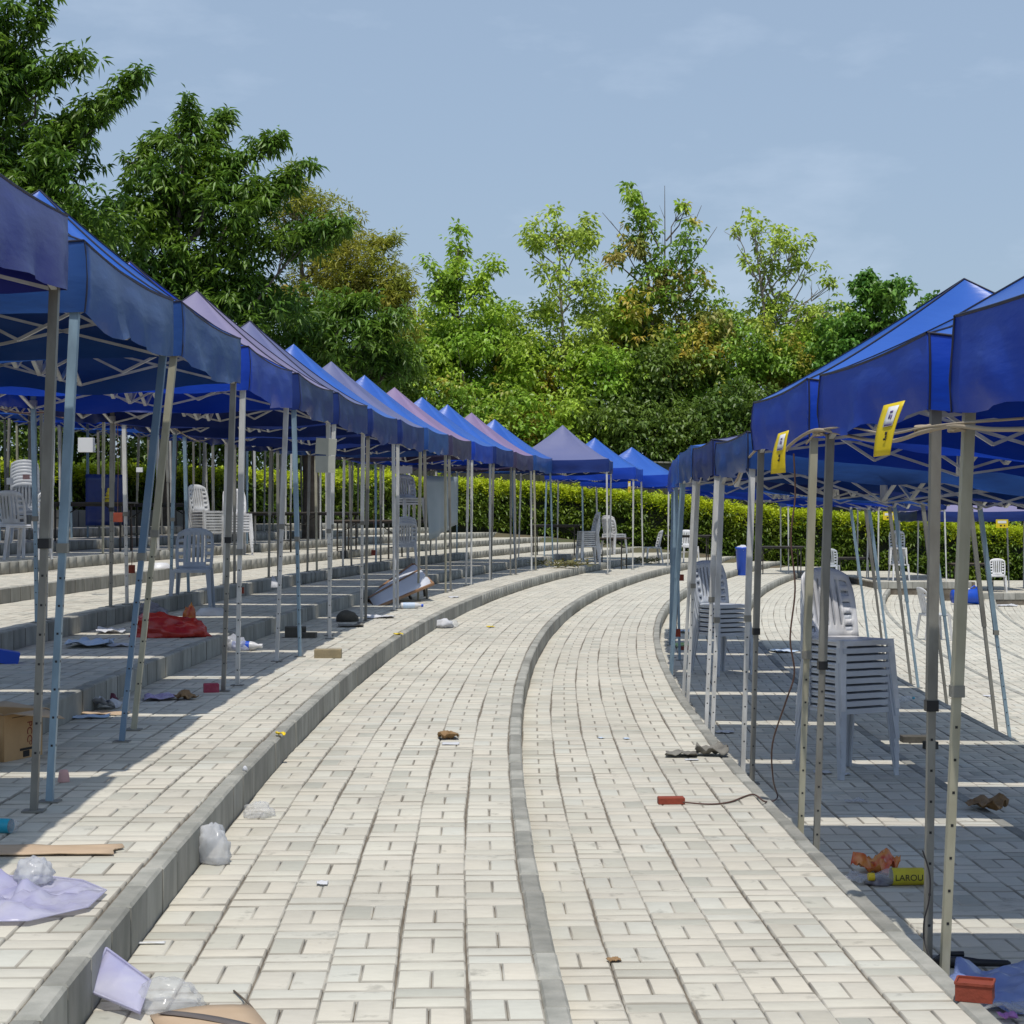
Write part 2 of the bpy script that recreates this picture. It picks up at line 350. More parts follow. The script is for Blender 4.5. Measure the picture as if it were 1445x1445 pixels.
def joined(name, base_v, base_f, T, material, parent):
    """T: list of (x,y,z,rot,sx)"""
    T = np.array(T); n = len(T); c, s_ = np.cos(T[:, 3]), np.sin(T[:, 3]); nv = len(base_v)
    x = base_v[None, :, 0]; y = base_v[None, :, 1]; z = base_v[None, :, 2]
    X = c[:, None]*x-s_[:, None]*y+T[:, 0:1]; Y = s_[:, None]*x+c[:, None]*y+T[:, 1:2]; Z = z+T[:, 2:3]
    V = np.stack([X, Y, Z], 2).reshape(-1, 3)
    F = (np.array(base_f)[None]+(np.arange(n)*nv)[:, None, None]).reshape(-1, 4)
    me = mesh_np(name, V, F, material)
    if material == 'paver': me.materials.append(M['paver_edge']); me.polygons.foreach_set('material_index', np.tile(np.array([1]*9+[0], np.int32), n))
    o = bpy.data.objects.new(name, me); link(o, parent); o['kind'] = 'stuff'; return o
CELL = .2
def build_terrace(k):
    z = RISE*k; bR = edge(k); bL = edge(k+1)
    mb = MB(); n = 60
    vs = []; fs = []
    for i in range(n+1):
        s = SMIN+(SMAX-SMIN)*i/n
        for b, zz in ((bL-.1, z-.6), (bL-.1, z-.010), (bR-.004, z-.010), (bR-.004, z-.6)):
            x, y, _ = P(b, s); vs.append((x, y, zz))
    for i in range(n):
        for j in range(3): a = i*4+j; fs.append((a, a+1, a+5, a+4))
    mb.add(vs, fs); base = mb.obj('terrace_paving', 'joint'); base['kind'] = 'structure'
    # kerb stones
    kn, kf = [], []
    ns = int((SMAX-SMIN)/.3)
    for i in range(ns):
        s = SMIN+.3*(i+.5); x, y, th = P(bR-KW/2+random.uniform(-.0025, .0025), s)
        t = (x, y, z+random.uniform(-.002, .002), -th+random.uniform(-.006, .006))
        (kn if (y < 26 and in_view(x, y, z) and -5 < k < 5) else kf).append(t)
    for x, y, zz, r in kn:
        o = bpy.data.objects.new('kerb_stone', KERB); link(o, base, (x, y, zz), (0, 0, r))
    if kf: joined('kerb_stones', KBV, KBF, kf, 'kerb', base)
    # pavers in a basket weave, six strips
    w0 = (bR-KW)-bL; cw = (w0-.004)/6; T = []
    for st in range(6):
        bc = bL+.002+cw*(st+.5); nc = int((SMAX-SMIN)/(CELL)); off = random.uniform(0, .2)*0+.07*(st % 2)
        for c in range(nc):
            s = SMIN+off+CELL*(c+.5)
            if s > SMAX-.3: continue
            wob = .003*math.sin(s*1.7+st*2.1+k)+.0015*math.sin(s*5.3+st)
            for h in (-1, 1):
                jx = random.uniform(-.0015, .0015); jy = random.uniform(-.0018, .0018)
                if c % 2 == 0: x, y, th = P(bc+wob+h*(cw/4-.0005)+jx, s+jy); r = PI/2-th
                else: x, y, th = P(bc+wob+jx*.7, s+h*CELL/4+jy); r = -th
                if y > 46 and k > -3: pass
                T.append((x, y, z+random.uniform(-.0018, .0016), r+random.uniform(-.007, .007), c % 2))
    vis = [t for t in T if in_view(t[0], t[1], t[2], 30)]
    vis.sort(key=lambda t: t[1]); near = set()
    if -4 <= k <= 2:
        for t in vis[:300]:
            near.add(id(t)); o = bpy.data.objects.new('paver', PAVER if t[4] else PAVER_B)
            link(o, base, t[:3], (random.uniform(-.003, .003), random.uniform(-.003, .003), t[3]))
    rest = [t for t in T if id(t) not in near and (in_view(t[0], t[1], t[2], 900))]
    joined('pavers', BOXV, BOXF, [t[:4] for t in rest if t[4]], 'paver', base)
    joined('pavers', BOXVB, BOXF, [t[:4] for t in rest if not t[4]], 'paver', base)
for k in range(KTOP, KBOT-1, -1): build_terrace(k)

# raised cross platforms at the far right, in front of the hedge
def platform(x0, x1, y0, y1, z):
    mb = MB(); mb.box(((x0+x1)/2, (y0+y1)/2, z-.5), (x1-x0-.02, y1-y0-.02, .98)); o = mb.obj('raised_platform', 'joint'); o['kind'] = 'structure'
    n = int((x1-x0)/.3)
    for i in range(n):
        ko = bpy.data.objects.new('kerb_stone', KERB); link(ko, o, (x0+.15+.3*i, y0+.03, z+.001), (0, 0, PI/2))
    T = []
    for i in range(int((x1-x0)/.2)):
        for j in range(int((y1-y0-.1)/.2)):
            for h in (-1, 1):
                cx = x0+.1+.2*i; cy = y0+.19+.2*j
                if (i+j) % 2: T.append((cx+h*.05, cy, z, PI/2))
                else: T.append((cx, cy+h*.05, z, 0))
    joined('pavers', BOXV, BOXF, T, 'paver', o)
platform(9.2, 11.7, 45.6, 54, -.42)
platform(11.72, 20.0, 46.4, 55, -.74)

# terrain reaching the horizon
def terr(x, y):
    yy = min(y, 60); b = inv(x, yy)[0]; z = max(-1.35, min(1.22, -(b-E0)/PITCH*RISE))
    inside = (edge(KTOP+1)-.4 < b < edge(KBOT)) and -3 < y < 53.0
    return z-.75 if inside else z-(.02 if (b < 0) else .12)
gx = np.concatenate([np.linspace(-900, -40, 14)[:-1], np.arange(-40, 40.1, 1.25), np.linspace(40, 900, 14)[1:]])
gy = np.concatenate([np.linspace(-300, -12, 8)[:-1], np.arange(-12, 100.1, 1.25), np.linspace(100, 2200, 14)[1:]])
V = [(x, y, terr(x, y)) for y in gy for x in gx]; nx = len(gx)
F = [(j*nx+i, j*nx+i+1, (j+1)*nx+i+1, (j+1)*nx+i) for j in range(len(gy)-1) for i in range(nx-1)]
g = bpy.data.objects.new('ground', mesh_np('ground', V, F, 'earth', True)); link(g); g['kind'] = 'structure'

# planter wall behind the top terrace on the left, block by block
pw = thing('planter_wall', 'low concrete block wall behind the top terrace, under the hedge', 'wall')
bb = edge(KTOP+1)-.10; PWM = MB(); PWM.box((0, 0, 0), (.2, .79, .33), ch=.008); PWMESH = PWM.mesh('wall_block', 'wall_concrete')
for i in range(52):
    s = 1.0+.8*i; x, y, th = P(bb, s); o = bpy.data.objects.new('wall_block', PWMESH); link(o, pw, (x, y, 1.05+.165), (0, 0, -th))

# ------------------------------------------------------------------ tents
def tent(cx, cy, rz, hu, hv, zb, vh=.30, rise=.72, roof='fabric_bright', val='fabric_royal', legs=None, label='', group=None,
         tilt=0, detail=2, seed=0, leans=None, sag=.03, pw_=1.24, apex=0):
    rr = random.Random(seed*13+5)
    base_z = min(gz(cx+su*hu, cy+sv*hv) for su in (-1, 1) for sv in (-1, 1))
    t = thing('canopy_tent', label, 'canopy tent', (cx, cy, base_z), rz, group)
    W = lambda x, y, z: (x, y, z-base_z)
    c, s_ = math.cos(rz), math.sin(rz)
    zt = lambda u: zb-tilt*u
    def fold(p, a): return noise.noise(Vector((p[0]*2.3+seed*7.1, p[1]*2.3, p[2]*3.1)))*a
    # roof
    def per(a):
        a = (a % 1)*4; i = int(a) % 4; f = a-int(a); q = f*2-1
        return ((q, -1), (1, q), (-q, 1), (-1, -q))[i]
    def roof_p(a, b):
        pu, pv = per(a); u, v = pu*b, pv*b; r = b; mn = min(abs(pu), abs(pv)); e = 1-mn**2
        z = zt(u)+vh+rise*(max(0, 1-r))**pw_ - .10*e*4*r*(1-r)-sag*e*r**3
        z += fold((u*hu*1.6, v*hv*1.6, 0), .030)*(r*(1.15-r)*3)*e
        return W(u*(hu+.02)+apex*(1-r), v*(hv+.016), z)
    mb = MB(); mb.grid(roof_p, 48 if detail >= 1 else 24, 10 if detail >= 1 else 6); mb.obj('roof', roof, t)
    if detail >= 2:
        mb = MB()
        for q in range(4): mb.tube([roof_p(q/4, j/10) for j in range(11)], .006, 4)
        mb.obj('ridge_seam', 'piping', t)['kind'] = 'stuff'
    # valance, four sides of one skirt
    mb = MB(); nc = 18 if detail >= 1 else 8
    def ring(a):
        a = (a % 1)*4; i = int(a) % 4; f = a-int(a); q = f*2-1
        return ((q, -1), (1, q), (-q, 1), (-1, -q))[i], ((0, -1), (1, 0), (0, 1), (-1, 0))[i], 1-q*q
    fl = rr.uniform(.5, 1.2)
    def val_p(a, b):
        (u, v), nrm, e = ring(a); hgt = b
        x, y = u*(hu+.022), v*(hv+.018)
        f = math.sin(a*61+seed+hgt*2)*.010+math.sin(a*97+seed*2-hgt*3)*.008+fold((x*1.3, y*1.3, hgt*.7), .06)*fl+fold((x*3.1+hgt*1.5, y*3.1+hgt*1.5, hgt*.8), .035)
        f *= (.25+.75*e)*hgt; out = .012*math.sin(hgt*PI)+f
        z = zt(u)+vh*(1-hgt)-sag*e-(fold((x, y, 3), .05)*e+.012*e*math.sin(a*40+seed))*hgt
        return W(x+nrm[0]*out, y+nrm[1]*out, z+.004)
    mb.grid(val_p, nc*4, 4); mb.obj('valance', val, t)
    if detail >= 2:
        mb = MB()
        mb.tube([val_p(i/(nc*4), 0) for i in range(nc*4+1)], .0065, 4, cap=False)
        for q in range(4): mb.tube([val_p(q/4+.0008, j/6) for j in range(7)], .006, 4)
        mb.obj('piping', 'piping', t)
    # legs
    tops = {}; k = 0
    for su, sv in ((-1, -1), (1, -1), (1, 1), (-1, 1)):
        tx, ty = su*(hu-.02), sv*(hv-.02)
        ln = (leans or {}).get((su, sv), (rr.uniform(-.06, .06), rr.uniform(-.06, .06)))
        fx, fy = tx+ln[0], ty+ln[1]
        wx, wy = cx+c*fx-s_*fy, cy+s_*fx+c*fy
        fz = gz(wx, wy)
        if 9.2 < wx and wy > 45.5: fz = -.42 if wx < 11.7 else -.74
        top = Vector(W(tx, ty, zt(su)+.05)); foot = Vector(W(fx, fy, fz)); d = foot-top
        tops[(su, sv)] = Vector(W(tx, ty, zt(su)+vh-.03))
        lm = (legs or ['steel_grey', 'steel_blue', 'steel_white', 'steel_cream'])[k % 4] if legs else rr.choice(['steel_grey', 'steel_blue', 'steel_white', 'steel_cream', 'steel_white', 'steel_grey'])
        k += 1
        mb = MB(); mid = top+d*(.52+rr.uniform(-.04, .04)); mb.bar(tops[(su, sv)], top, .036, .036, up=(0, 1, 0)); mb.bar(top, mid, .037, .037, up=(0, 1, 0))
        lo = mb.obj('leg', lm, t)
        if detail >= 1:
            mb = MB(); mb.bar(mid-d*.03, foot+Vector((0, 0, .006)), .028, .028, up=(0, 1, 0)); mb.obj('inner_tube', lm, lo)
            mb = MB(); mb.box(foot+Vector((0, 0, .004)), (.085, .075, .006)); mb.obj('foot_plate', 'steel_grey', lo)
        else:
            mb = MB(); mb.bar(mid, foot, .03, .03, up=(0, 1, 0)); mb.obj('inner_tube', lm, lo)
        if detail >= 2:
            mb = MB(); mb.box(top+Vector((0, 0, -.01)), (.05, .05, .05)); mb.obj('bracket', 'bar', lo)
            mb = MB(); mb.box(mid, (.044, .044, .04)); mb.obj('clamp', 'steel_grey' if lm != 'steel_grey' else 'black_plastic', lo)
            mb = MB()
            for q in range(7):
                pz = mid+d*(.06+.055*q); mb.box(pz+Vector((0, -.0142, 0)), (.009, .002, .009)); mb.box(pz+Vector((.0142, 0, 0)), (.002, .009, .009))
            mb.obj('bolt_holes', 'black_plastic', lo)['kind'] = 'stuff'
    # scissor trusses
    dz = .27
    C = [(-1, -1), (1, -1), (1, 1), (-1, 1)]
    mids = []
    bw = .024
    def xtruss(mb, A, B):
        Mx = (A+B)/2; lo = Vector((0, 0, -dz))
        q = Vector((0, 0, -.02)); Mt = Mx+q; Mb = Mx+lo+Vector((0, 0, rr.uniform(-.03, .03)))
        mb.bar(A+q, Mb, bw, .014); mb.bar(A+lo, Mt, bw, .014); mb.bar(B+q, Mb, bw, .014); mb.bar(B+lo, Mt, bw, .014)
        mids.append((Mt, Mb))
    joint_mb = MB()
    ctr_t = Vector(W(apex, 0, zt(0)+vh-.05)); ctr_b = ctr_t+Vector((0, 0, -dz)); peak = Vector(W(apex, 0, zt(0)+vh+rise-.03))
    if detail >= 1:
        for i in range(4):
            mb = MB(); xtruss(mb, tops[C[i]], tops[C[(i+1) % 4]]); mb.obj('truss', 'bar', t)
        for i in range(4):
            mb = MB(); Mt, Mb = mids[i]; h2t = (Mt+ctr_t)/2; h2b = (Mb+ctr_b)/2
            mb.bar(Mt, h2b, bw, .014); mb.bar(Mb, h2t, bw, .014); mb.bar(h2b, ctr_t, bw, .014); mb.bar(h2t, ctr_b, bw, .014); mb.obj('centre_truss', 'bar', t)
            mb = MB(); mb.bar(tops[C[i]]+Vector((0, 0, -.06)), peak.lerp(tops[C[i]], .04)+Vector((0, 0, -.10)), .024, .016); mb.obj('rafter', 'bar', t)
        mb = MB(); mb.bar(ctr_b, peak, .03, .03); mb.obj('centre_pole', 'bar', t)
    else:
        mb = MB()
        for i in range(4): xtruss(mb, tops[C[i]], tops[C[(i+1) % 4]])
        for i in range(4): Mt, Mb = mids[i]; mb.bar(Mt, ctr_b, bw, .014); mb.bar(Mb, ctr_t, bw, .014)
        mb.bar(ctr_b, peak, .03, .03); mb.obj('frame', 'bar', t)
    return t
ORD = ['first', 'second', 'third', 'fourth', 'fifth', 'sixth', 'seventh', 'eighth', 'ninth', 'tenth', 'eleventh', 'twelfth', 'thirteenth', 'fourteenth']
# left front row
RL = [('violet', 'violet'), ('steel', 'steel'), ('bright', 'steel'), ('royal', 'royal'), ('lavender', 'navy'), ('slate', 'navy'), ('bright', 'navy'),
      ('slate', 'navy'), ('bright', 'steel'), ('mauve', 'maroonblue'), ('bright', 'royal'), ('bright', 'navy'), ('mauve', 'maroonblue'), ('bright', 'steel')]
CN = {'violet': 'faded violet blue', 'steel': 'dull steel blue', 'bright': 'bright blue', 'royal': 'royal blue', 'lavender': 'faded lavender', 'slate': 'slate grey blue',
      'mauve': 'faded mauve pink', 'navy': 'navy', 'maroonblue': 'dark brownish navy'}
LG = [['steel_grey', 'steel_grey', 'steel_grey', 'steel_grey'], ['steel_blue', 'steel_blue', 'steel_deep', 'steel_white'], ['steel_grey', 'steel_cream', 'steel_grey', 'steel_white'],
      ['steel_white', 'steel_white', 'steel_white', 'steel_blue'], ['steel_white', 'steel_blue', 'steel_white', 'steel_grey'], ['steel_white', 'steel_white', 'steel_white', 'steel_blue']]
LEAN = {0: {(1, 1): (-.07, -.06)}, 1: {(1, -1): (-.06, -.20), (1, 1): (-.16, -.32)}, 2: {(1, -1): (-.20, -.12), (1, 1): (-.06, -.05)},
        3: {(1, -1): (-.03, -.05), (1, 1): (-.06, -.12)}}
for i, (rf, vl) in enumerate(RL):
    yn = 5.2 if i == 0 else (7.6 if i == 1 else 7.52+2.42*(i-1)); yc = yn+1.06
    s = yc-CY; x, y, th = P(-2.88, s)
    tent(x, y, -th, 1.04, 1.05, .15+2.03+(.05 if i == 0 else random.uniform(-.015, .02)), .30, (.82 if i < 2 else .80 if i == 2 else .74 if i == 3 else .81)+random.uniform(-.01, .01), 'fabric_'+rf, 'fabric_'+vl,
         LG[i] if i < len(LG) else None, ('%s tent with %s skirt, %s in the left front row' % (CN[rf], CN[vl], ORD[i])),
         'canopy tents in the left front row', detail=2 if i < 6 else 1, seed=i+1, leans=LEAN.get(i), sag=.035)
# three stepped-out tents at the end of the row
for j, (x, y, rz, rf, vl, hw, lb) in enumerate([(1.12, 39.9, -.10, 'slate', 'navy', 1.04, 'slate blue canopy tent facing the path, first of the three at its far bend'),
                                    (1.98, 43.2, -.16, 'bright', 'royal', 1.04, 'bright blue canopy tent at the far bend, middle of the three'),
                                    (3.02, 45.6, -.22, 'bright', 'royal', 1.10, 'bright blue canopy tent at the far bend, rightmost of the three')]):
    tent(x, y, rz, hw, 1.04, (2.2, 2.1, 1.98)[j], .28, (.78, .74, .72)[j], 'fabric_'+rf, 'fabric_'+vl, ['steel_blue', 'steel_white', 'steel_white', 'steel_white'], lb, 'canopy tents at the far bend of the path', detail=1, seed=40+j)
# left second and third rows
for j in range(12):
    s = 13.0+2.42*j+1.06-CY; x, y, th = P(-7.45, s)
    vl = ['bright', 'bright', 'royal', 'bright', 'royal', 'bright', 'royal', 'bright', 'royal', 'royal', 'bright', 'royal'][j]
    tent(x, y, -th, 1.04, 1.05, .75+2.0+random.uniform(-.06, .03), .26, .70, 'fabric_'+random.Random(j).choice(['bright', 'lavender', 'royal', 'slate']), 'fabric_'+vl, None,
         '%s skirted canopy tent, %s in the left middle row' % (CN[vl], ORD[j]), 'canopy tents in the left middle row', detail=1, seed=60+j)
for j in range(7):
    s = 24.5+2.42*j+1.06-CY; x, y, th = P(-9.75, s)
    vl = ['royal', 'bright', 'steel', 'royal', 'bright', 'royal', 'royal', 'bright'][j]
    tent(x, y, -th, 1.04, 1.05, 1.05+1.98+random.uniform(-.06, .03), .24, .60, 'fabric_royal', 'fabric_'+vl, None,
         '%s skirted canopy tent, %s in the left back row' % (CN[vl], ORD[j]), 'canopy tents in the left back row', detail=0, seed=80+j)
# right front row
RR = [('bright', 'royal', 4.05, 6.15), ('bright', 'royal', 6.58, 8.60), ('bright', 'royal', 9.02, 10.95), ('bright', 'steel', 11.35, 13.2), ('slate', 'navy', 13.6, 15.5),
      ('bright', 'steel', 15.9, 17.8), ('bright', 'bright', 18.2, 20.1), ('royal', 'royal', 20.5, 22.4), ('bright', 'royal', 22.8, 24.7)]
RLG = [['steel_cream', 'steel_grey', 'steel_grey', 'steel_cream'], ['steel_grey', 'steel_white', 'steel_blue', 'steel_grey'], ['steel_cream', 'steel_white', 'steel_blue', 'steel_grey'],
       ['steel_white', 'steel_grey', 'steel_white', 'steel_white'], ['steel_white', 'steel_grey', 'steel_blue', 'steel_white'], ['steel_white', 'steel_grey', 'steel_blue', 'steel_blue'],
       ['steel_blue', 'steel_grey', 'steel_blue', 'steel_blue'], ['steel_blue', 'steel_grey', 'steel_blue', 'steel_blue'], ['steel_blue', 'steel_grey', 'steel_blue', 'steel_blue']]
RLEAN = {0: {(-1, 1): (-.09, .0)}, 1: {(-1, -1): (-.03, .0), (-1, 1): (-.07, .0)}, 2: {(-1, -1): (-.07, .0), (-1, 1): (-.06, -.03)}, 3: {(-1, -1): (-.07, -.08), (-1, 1): (-.10, -.25)},
         4: {(-1, -1): (-.10, -.2), (-1, 1): (-.10, -.1)}, 5: {(-1, -1): (-.10, .1), (-1, 1): (-.12, .1)}, 6: {(-1, -1): (-.12, .0)}}
for i, (rf, vl, y0, y1) in enumerate(RR):
    yc = (y0+y1)/2; x, y, th = P(2.70, yc-CY)
    lean = dict(RLEAN.get(i, {})); lean.setdefault((1, -1), (.26, .1)); lean.setdefault((1, 1), (.28, .08))
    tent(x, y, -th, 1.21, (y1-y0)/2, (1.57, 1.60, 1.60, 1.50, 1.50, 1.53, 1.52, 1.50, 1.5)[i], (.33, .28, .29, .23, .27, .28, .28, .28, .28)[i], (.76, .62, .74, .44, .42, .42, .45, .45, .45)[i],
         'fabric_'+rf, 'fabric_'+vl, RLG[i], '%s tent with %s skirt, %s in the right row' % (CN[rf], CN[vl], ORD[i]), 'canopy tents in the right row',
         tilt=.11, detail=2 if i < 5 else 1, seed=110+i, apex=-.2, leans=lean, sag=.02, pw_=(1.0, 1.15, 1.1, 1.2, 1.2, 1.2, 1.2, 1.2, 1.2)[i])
# far tents by the hedge on the right
tent(8.45, 49.0, -.05, 1.08, 1.05, 1.50, .28, .6, 'fabric_royal', 'fabric_royal', ['steel_white']*4, 'deep blue canopy tent by the hedge, behind the right row, leftmost there', 'canopy tents by the hedge', detail=0, seed=130)
tent(10.2, 46.9, -.05, .85, 1.0, 1.40, .26, .5, 'fabric_royal', 'fabric_navy', ['steel_white']*4, 'small navy skirted canopy tent by the hedge, left of the lavender one', 'canopy tents by the hedge', detail=0, seed=131)
tent(12.15, 48.6, -.02, 1.5, 1.3, 1.11, .26, .62, 'fabric_lavender', 'fabric_navy', ['steel_white']*4, 'pale lavender roofed canopy tent with navy skirt by the hedge', 'canopy tents by the hedge', detail=0, seed=132)
tent(15.1, 48.0, -.02, 1.2, 1.2, 1.08, .26, .6, 'fabric_bright', 'fabric_royal', ['steel_white']*4, 'blue canopy tent by the hedge at the right border of the photo', 'canopy tents by the hedge', detail=0, seed=133)

# ------------------------------------------------------------------ plastic chairs
def chair_meshes():
    r = {}
    mb = MB()
    def seat(a, b):
        u, v = a*2-1, b
        w = .205-.022*v; x = u*w; y = -.20+.39*v
        cr_ = .03*(max(0, abs(u)-.8)/.2)**2
        z = .435-.012*(1-u*u)*math.sin(v*PI)-cr_*.4-(.012 if v < .05 else 0)
        y += (.02*(abs(u))**4 if v < .5 else -.02*abs(u)**4)
        return (x, y, z)
    mb.grid(seat, 10, 8, thick=-.010)
    for (x0, y0, x1, y1) in ((-.19, -.198, .19, -.198), (.19, -.19, .172, .18), (-.19, -.19, -.172, .18), (-.172, .185, .172, .185)):
        mb.bar((x0, y0, .412), (x1, y1, .412), .012, .032)
    r['seat'] = mb
    mb = MB(); nu, nv = 26, 12
    def back(a, b):
        u = a*2-1; v = b
        w = .195+.012*math.sin(v*PI)-.02*max(0, v-.75)*4*.4
        x = u*w; y = .178+.10*v-.055*u*u+.0; z = .425+.44*v-.055*max(0, v-.6)/.4*abs(u)**3
        return (x, y, z)
    def mask(i, j):
        if j < 1 or j > 9: return True
        if 6 <= i < 20: return not ((i-6) % 3 == 1 and j >= 2)
        if 2 <= i < 5 or 21 <= i < 24: return not (j % 2 == 1)
        return True
    mb.grid(back, nu, nv, mask=mask, thick=.010); r['backrest'] = mb
    legs = []
    for sx, sy, tx, ty, bx, by in ((-1, -1, .185, -.188, .215, -.225), (1, -1, .185, -.188, .215, -.225), (1, 1, .17, .175, .20, .235), (-1, 1, .17, .175, .20, .235)):
        mb = MB(); mb.bar((sx*tx, ty, .43), (sx*bx, by, .0), .055, .012, .032, .012, up=(0, 1, 0))
        mb.bar((sx*(tx+.012), ty+(.018 if sy < 0 else -.018), .43), (sx*(bx+.008), by+(.012 if sy < 0 else -.012), .0), .012, .045, .012, .028, up=(0, 1, 0))
        legs.append(mb)
    return r, legs
_cm, _cl = chair_meshes(); CH = {}
for m_ in ('white_plastic', 'grey_plastic', 'pale_plastic', 'slate_plastic'):
    CH[m_] = ([('seat', _cm['seat'].mesh('seat', m_)), ('backrest', _cm['backrest'].mesh('backrest', m_))]+[('leg', l.mesh('leg', m_)) for l in _cl])
def chair(loc, rz, m_, label, group=None, rot=None):
    t = thing('plastic_chair', label, 'chair', loc, rz, group)
    if rot: t.rotation_euler = rot
    for n, me in CH[m_]: link(bpy.data.objects.new(n, me), t)
    return t
def stack(loc, rz, n, m_, where, first=None):
    names = ['lowest', 'second up', 'third up', 'fourth up', 'fifth up', 'sixth up', 'seventh up', 'eighth up', 'ninth up']
    cw = {'white_plastic': 'white', 'grey_plastic': 'grey', 'pale_plastic': 'pale grey', 'slate_plastic': 'slate grey'}
    for i in range(n):
        mm = m_ if not (first and i == first[0]) else first[1]
        nm = 'topmost' if i == n-1 else names[i]
        jx = random.uniform(-.004, .004)
        chair((loc[0]+jx, loc[1]+random.uniform(-.004, .004), loc[2]+.0465*i), rz+random.uniform(-.012, .012), mm, '%s chair, %s in the stack %s' % (cw[mm], nm, where), 'chairs stacked '+where)
stack((2.10, 11.35, -.30), .50, 10, 'grey_plastic', 'near the right posts', first=(9, 'white_plastic'))  # topmost chair white: the sunlight on it is put into its colour
stack((2.12, 18.3, -.30), .55, 7, 'grey_plastic', 'behind the leaning white posts')
chair((-3.42, 19.35, .30), .05, 'slate_plastic', 'lone grey plastic chair facing the path on the second left step')
def place(px, py): p = hit(px, py); return p
p = Vector((-6.42, 23.4, 0)); p.z = gz(p.x, p.y); chair(p, PI-.15, 'white_plastic', 'white plastic chair at the left border, its back to the path')
p = Vector((-6.0, 22.4, 0)); p.z = gz(p.x, p.y); chair(p, -1.7, 'white_plastic', 'white plastic chair beside the first left tent post, seen side on')
p = Vector((-7.05, 26.2, 0)); p.z = gz(p.x, p.y); stack(p, PI+.2, 8, 'grey_plastic', 'by the dark tables far left')
p = Vector((-5.0, 29.5, 0)); p.z = gz(p.x, p.y); stack(p, .9, 8, 'pale_plastic', 'behind the lone grey chair')
p = Vector((-4.72, 31.0, 0)); p.z = gz(p.x, p.y); stack(p, .4, 7, 'white_plastic', 'right behind the pale grey stack')
p = hit(572, 826); stack(p, PI+.1, 3, 'grey_plastic', 'behind the leaning white board')
p = at(578, 770, 33.5); p.z = gz(p.x, p.y)+.78; stack(p, .5, 3, 'white_plastic', 'on the brown table')
p = hit(830, 806); stack((p.x, p.y, gz(p.x, p.y)), -1.35, 8, 'white_plastic', 'on the path at its far bend')
p = at(866, 790, 42.5); p.z = gz(p.x, p.y); stack((p.x, p.y, p.z+.35), 2.4, 2, 'white_plastic', 'behind the small dark table')
p = at(921, 787, 47.0); chair((p.x, p.y, gz(p.x, p.y)), -1.4, 'white_plastic', 'white plastic chair side on under the rightmost far bend tent')
p = at(972, 790, 48.0); chair((p.x, p.y, gz(p.x, p.y)), .2, 'white_plastic', 'white plastic chair holding a maroon cushion beyond the blue bin')
p = hit(1318, 903); chair(p, 1.75, 'white_plastic', 'single white plastic chair side on in the sunny open steps')
p = at(1268, 830, 46.3); chair((p.x, p.y, -.42), .1, 'white_plastic', 'white chair, lower of two piled on the far platform', 'two piled chairs on the far platform')
chair((p.x-.02, p.y+.02, -.42+.42), -.1, 'white_plastic', 'white chair, upper of two piled on the far platform', 'two piled chairs on the far platform')
p = at(1408, 829, 47.0); chair((p.x, p.y, -.74), -.2, 'white_plastic', 'white plastic chair on the far platform right of the fallen blue barrel')
p = at(1172, 800, 46.0); chair((p.x, p.y, gz(p.x, p.y)), PI-.3, 'grey_plastic', 'dark grey chair in front of the hedge beyond the right stacks')

# ------------------------------------------------------------------ tables
def table(loc, rz, label, L_=1.2, W_=.6, H=.74, top='table_dark', skirt=False):
    t = thing('folding_table', label, 'table', loc, rz, 'folding tables under the tents')
    mb = MB(); mb.box((0, 0, H-.012), (L_, W_, .024), ch=.004); mb.obj('table_top', top, t)
    mb = MB()
    for a, b, c_ in (((-L_/2+.05, -W_/2+.04, H-.045), (L_/2-.05, -W_/2+.04, H-.045), 0), ((-L_/2+.05, W_/2-.04, H-.045), (L_/2-.05, W_/2-.04, H-.045), 0)): mb.bar(a, b, .022, .04)
    mb.obj('top_rail', 'dark_metal', t)
    for sx in (-1, 1):
        mb = MB(); x = sx*(L_/2-.1)
        mb.bar((x, -W_/2+.05, .22), (x, W_/2-.05, .22), .02, .02); mb.bar((x, -W_/2+.05, .5), (x, W_/2-.05, .5), .02, .02); mb.obj('cross_bar', 'dark_metal', t)
        mb = MB(); mb.bar((x, 0, .5), (x-sx*.32, 0, H-.05), .016, .016); mb.obj('brace', 'dark_metal', t)
        for sy in (-1, 1):
            mb = MB(); mb.bar((x, sy*(W_/2-.05), H-.03), (x, sy*(W_/2-.04), 0), .026, .026); mb.obj('leg', 'dark_metal', t)
TB = [(-7.9, 24.5, .1, 'table_dark', 'black topped folding table beside the far left chair stack'), (-6.3, 27.2, -.1, 'table_dark', 'black folding table holding the little yellow cone ornament'),
      (-5.9, 30.3, -.15, 'table_dark', 'black folding table left of the pale chair stack'), (-4.6, 33.0, -.2, 'table_dark', 'dark folding table right of the pale chair stack'),
      (-3.6, 35.3, -.2, 'table_dark', 'dark folding table above the middle left steps'), (-2.75, 34.2, -.2, 'table_brown', 'brown topped folding table under the white chair pile'),
      (-1.75, 35.6, -.2, 'table_brown', 'brown folding table behind the hanging grey sheet'), (1.05, 43.5, -.2, 'table_dark', 'black topped table behind the white chair stack at the bend'),
      (2.35, 42.6, -.3, 'table_brown', 'small dark table right of the stacked white chairs'), (7.1, 47.8, 0, 'table_dark', 'dark table in front of the hedge beyond the blue bin'),
      (12.1, 47.6, 0, 'table_brown', 'brown table behind the fallen blue barrel'), (9.2, 48.2, 0, 'table_dark', 'dark table by the hedge left of the piled chairs'), (4.6, 47.2, -.2, 'table_dark', 'dark table under the rightmost far bend tent')]
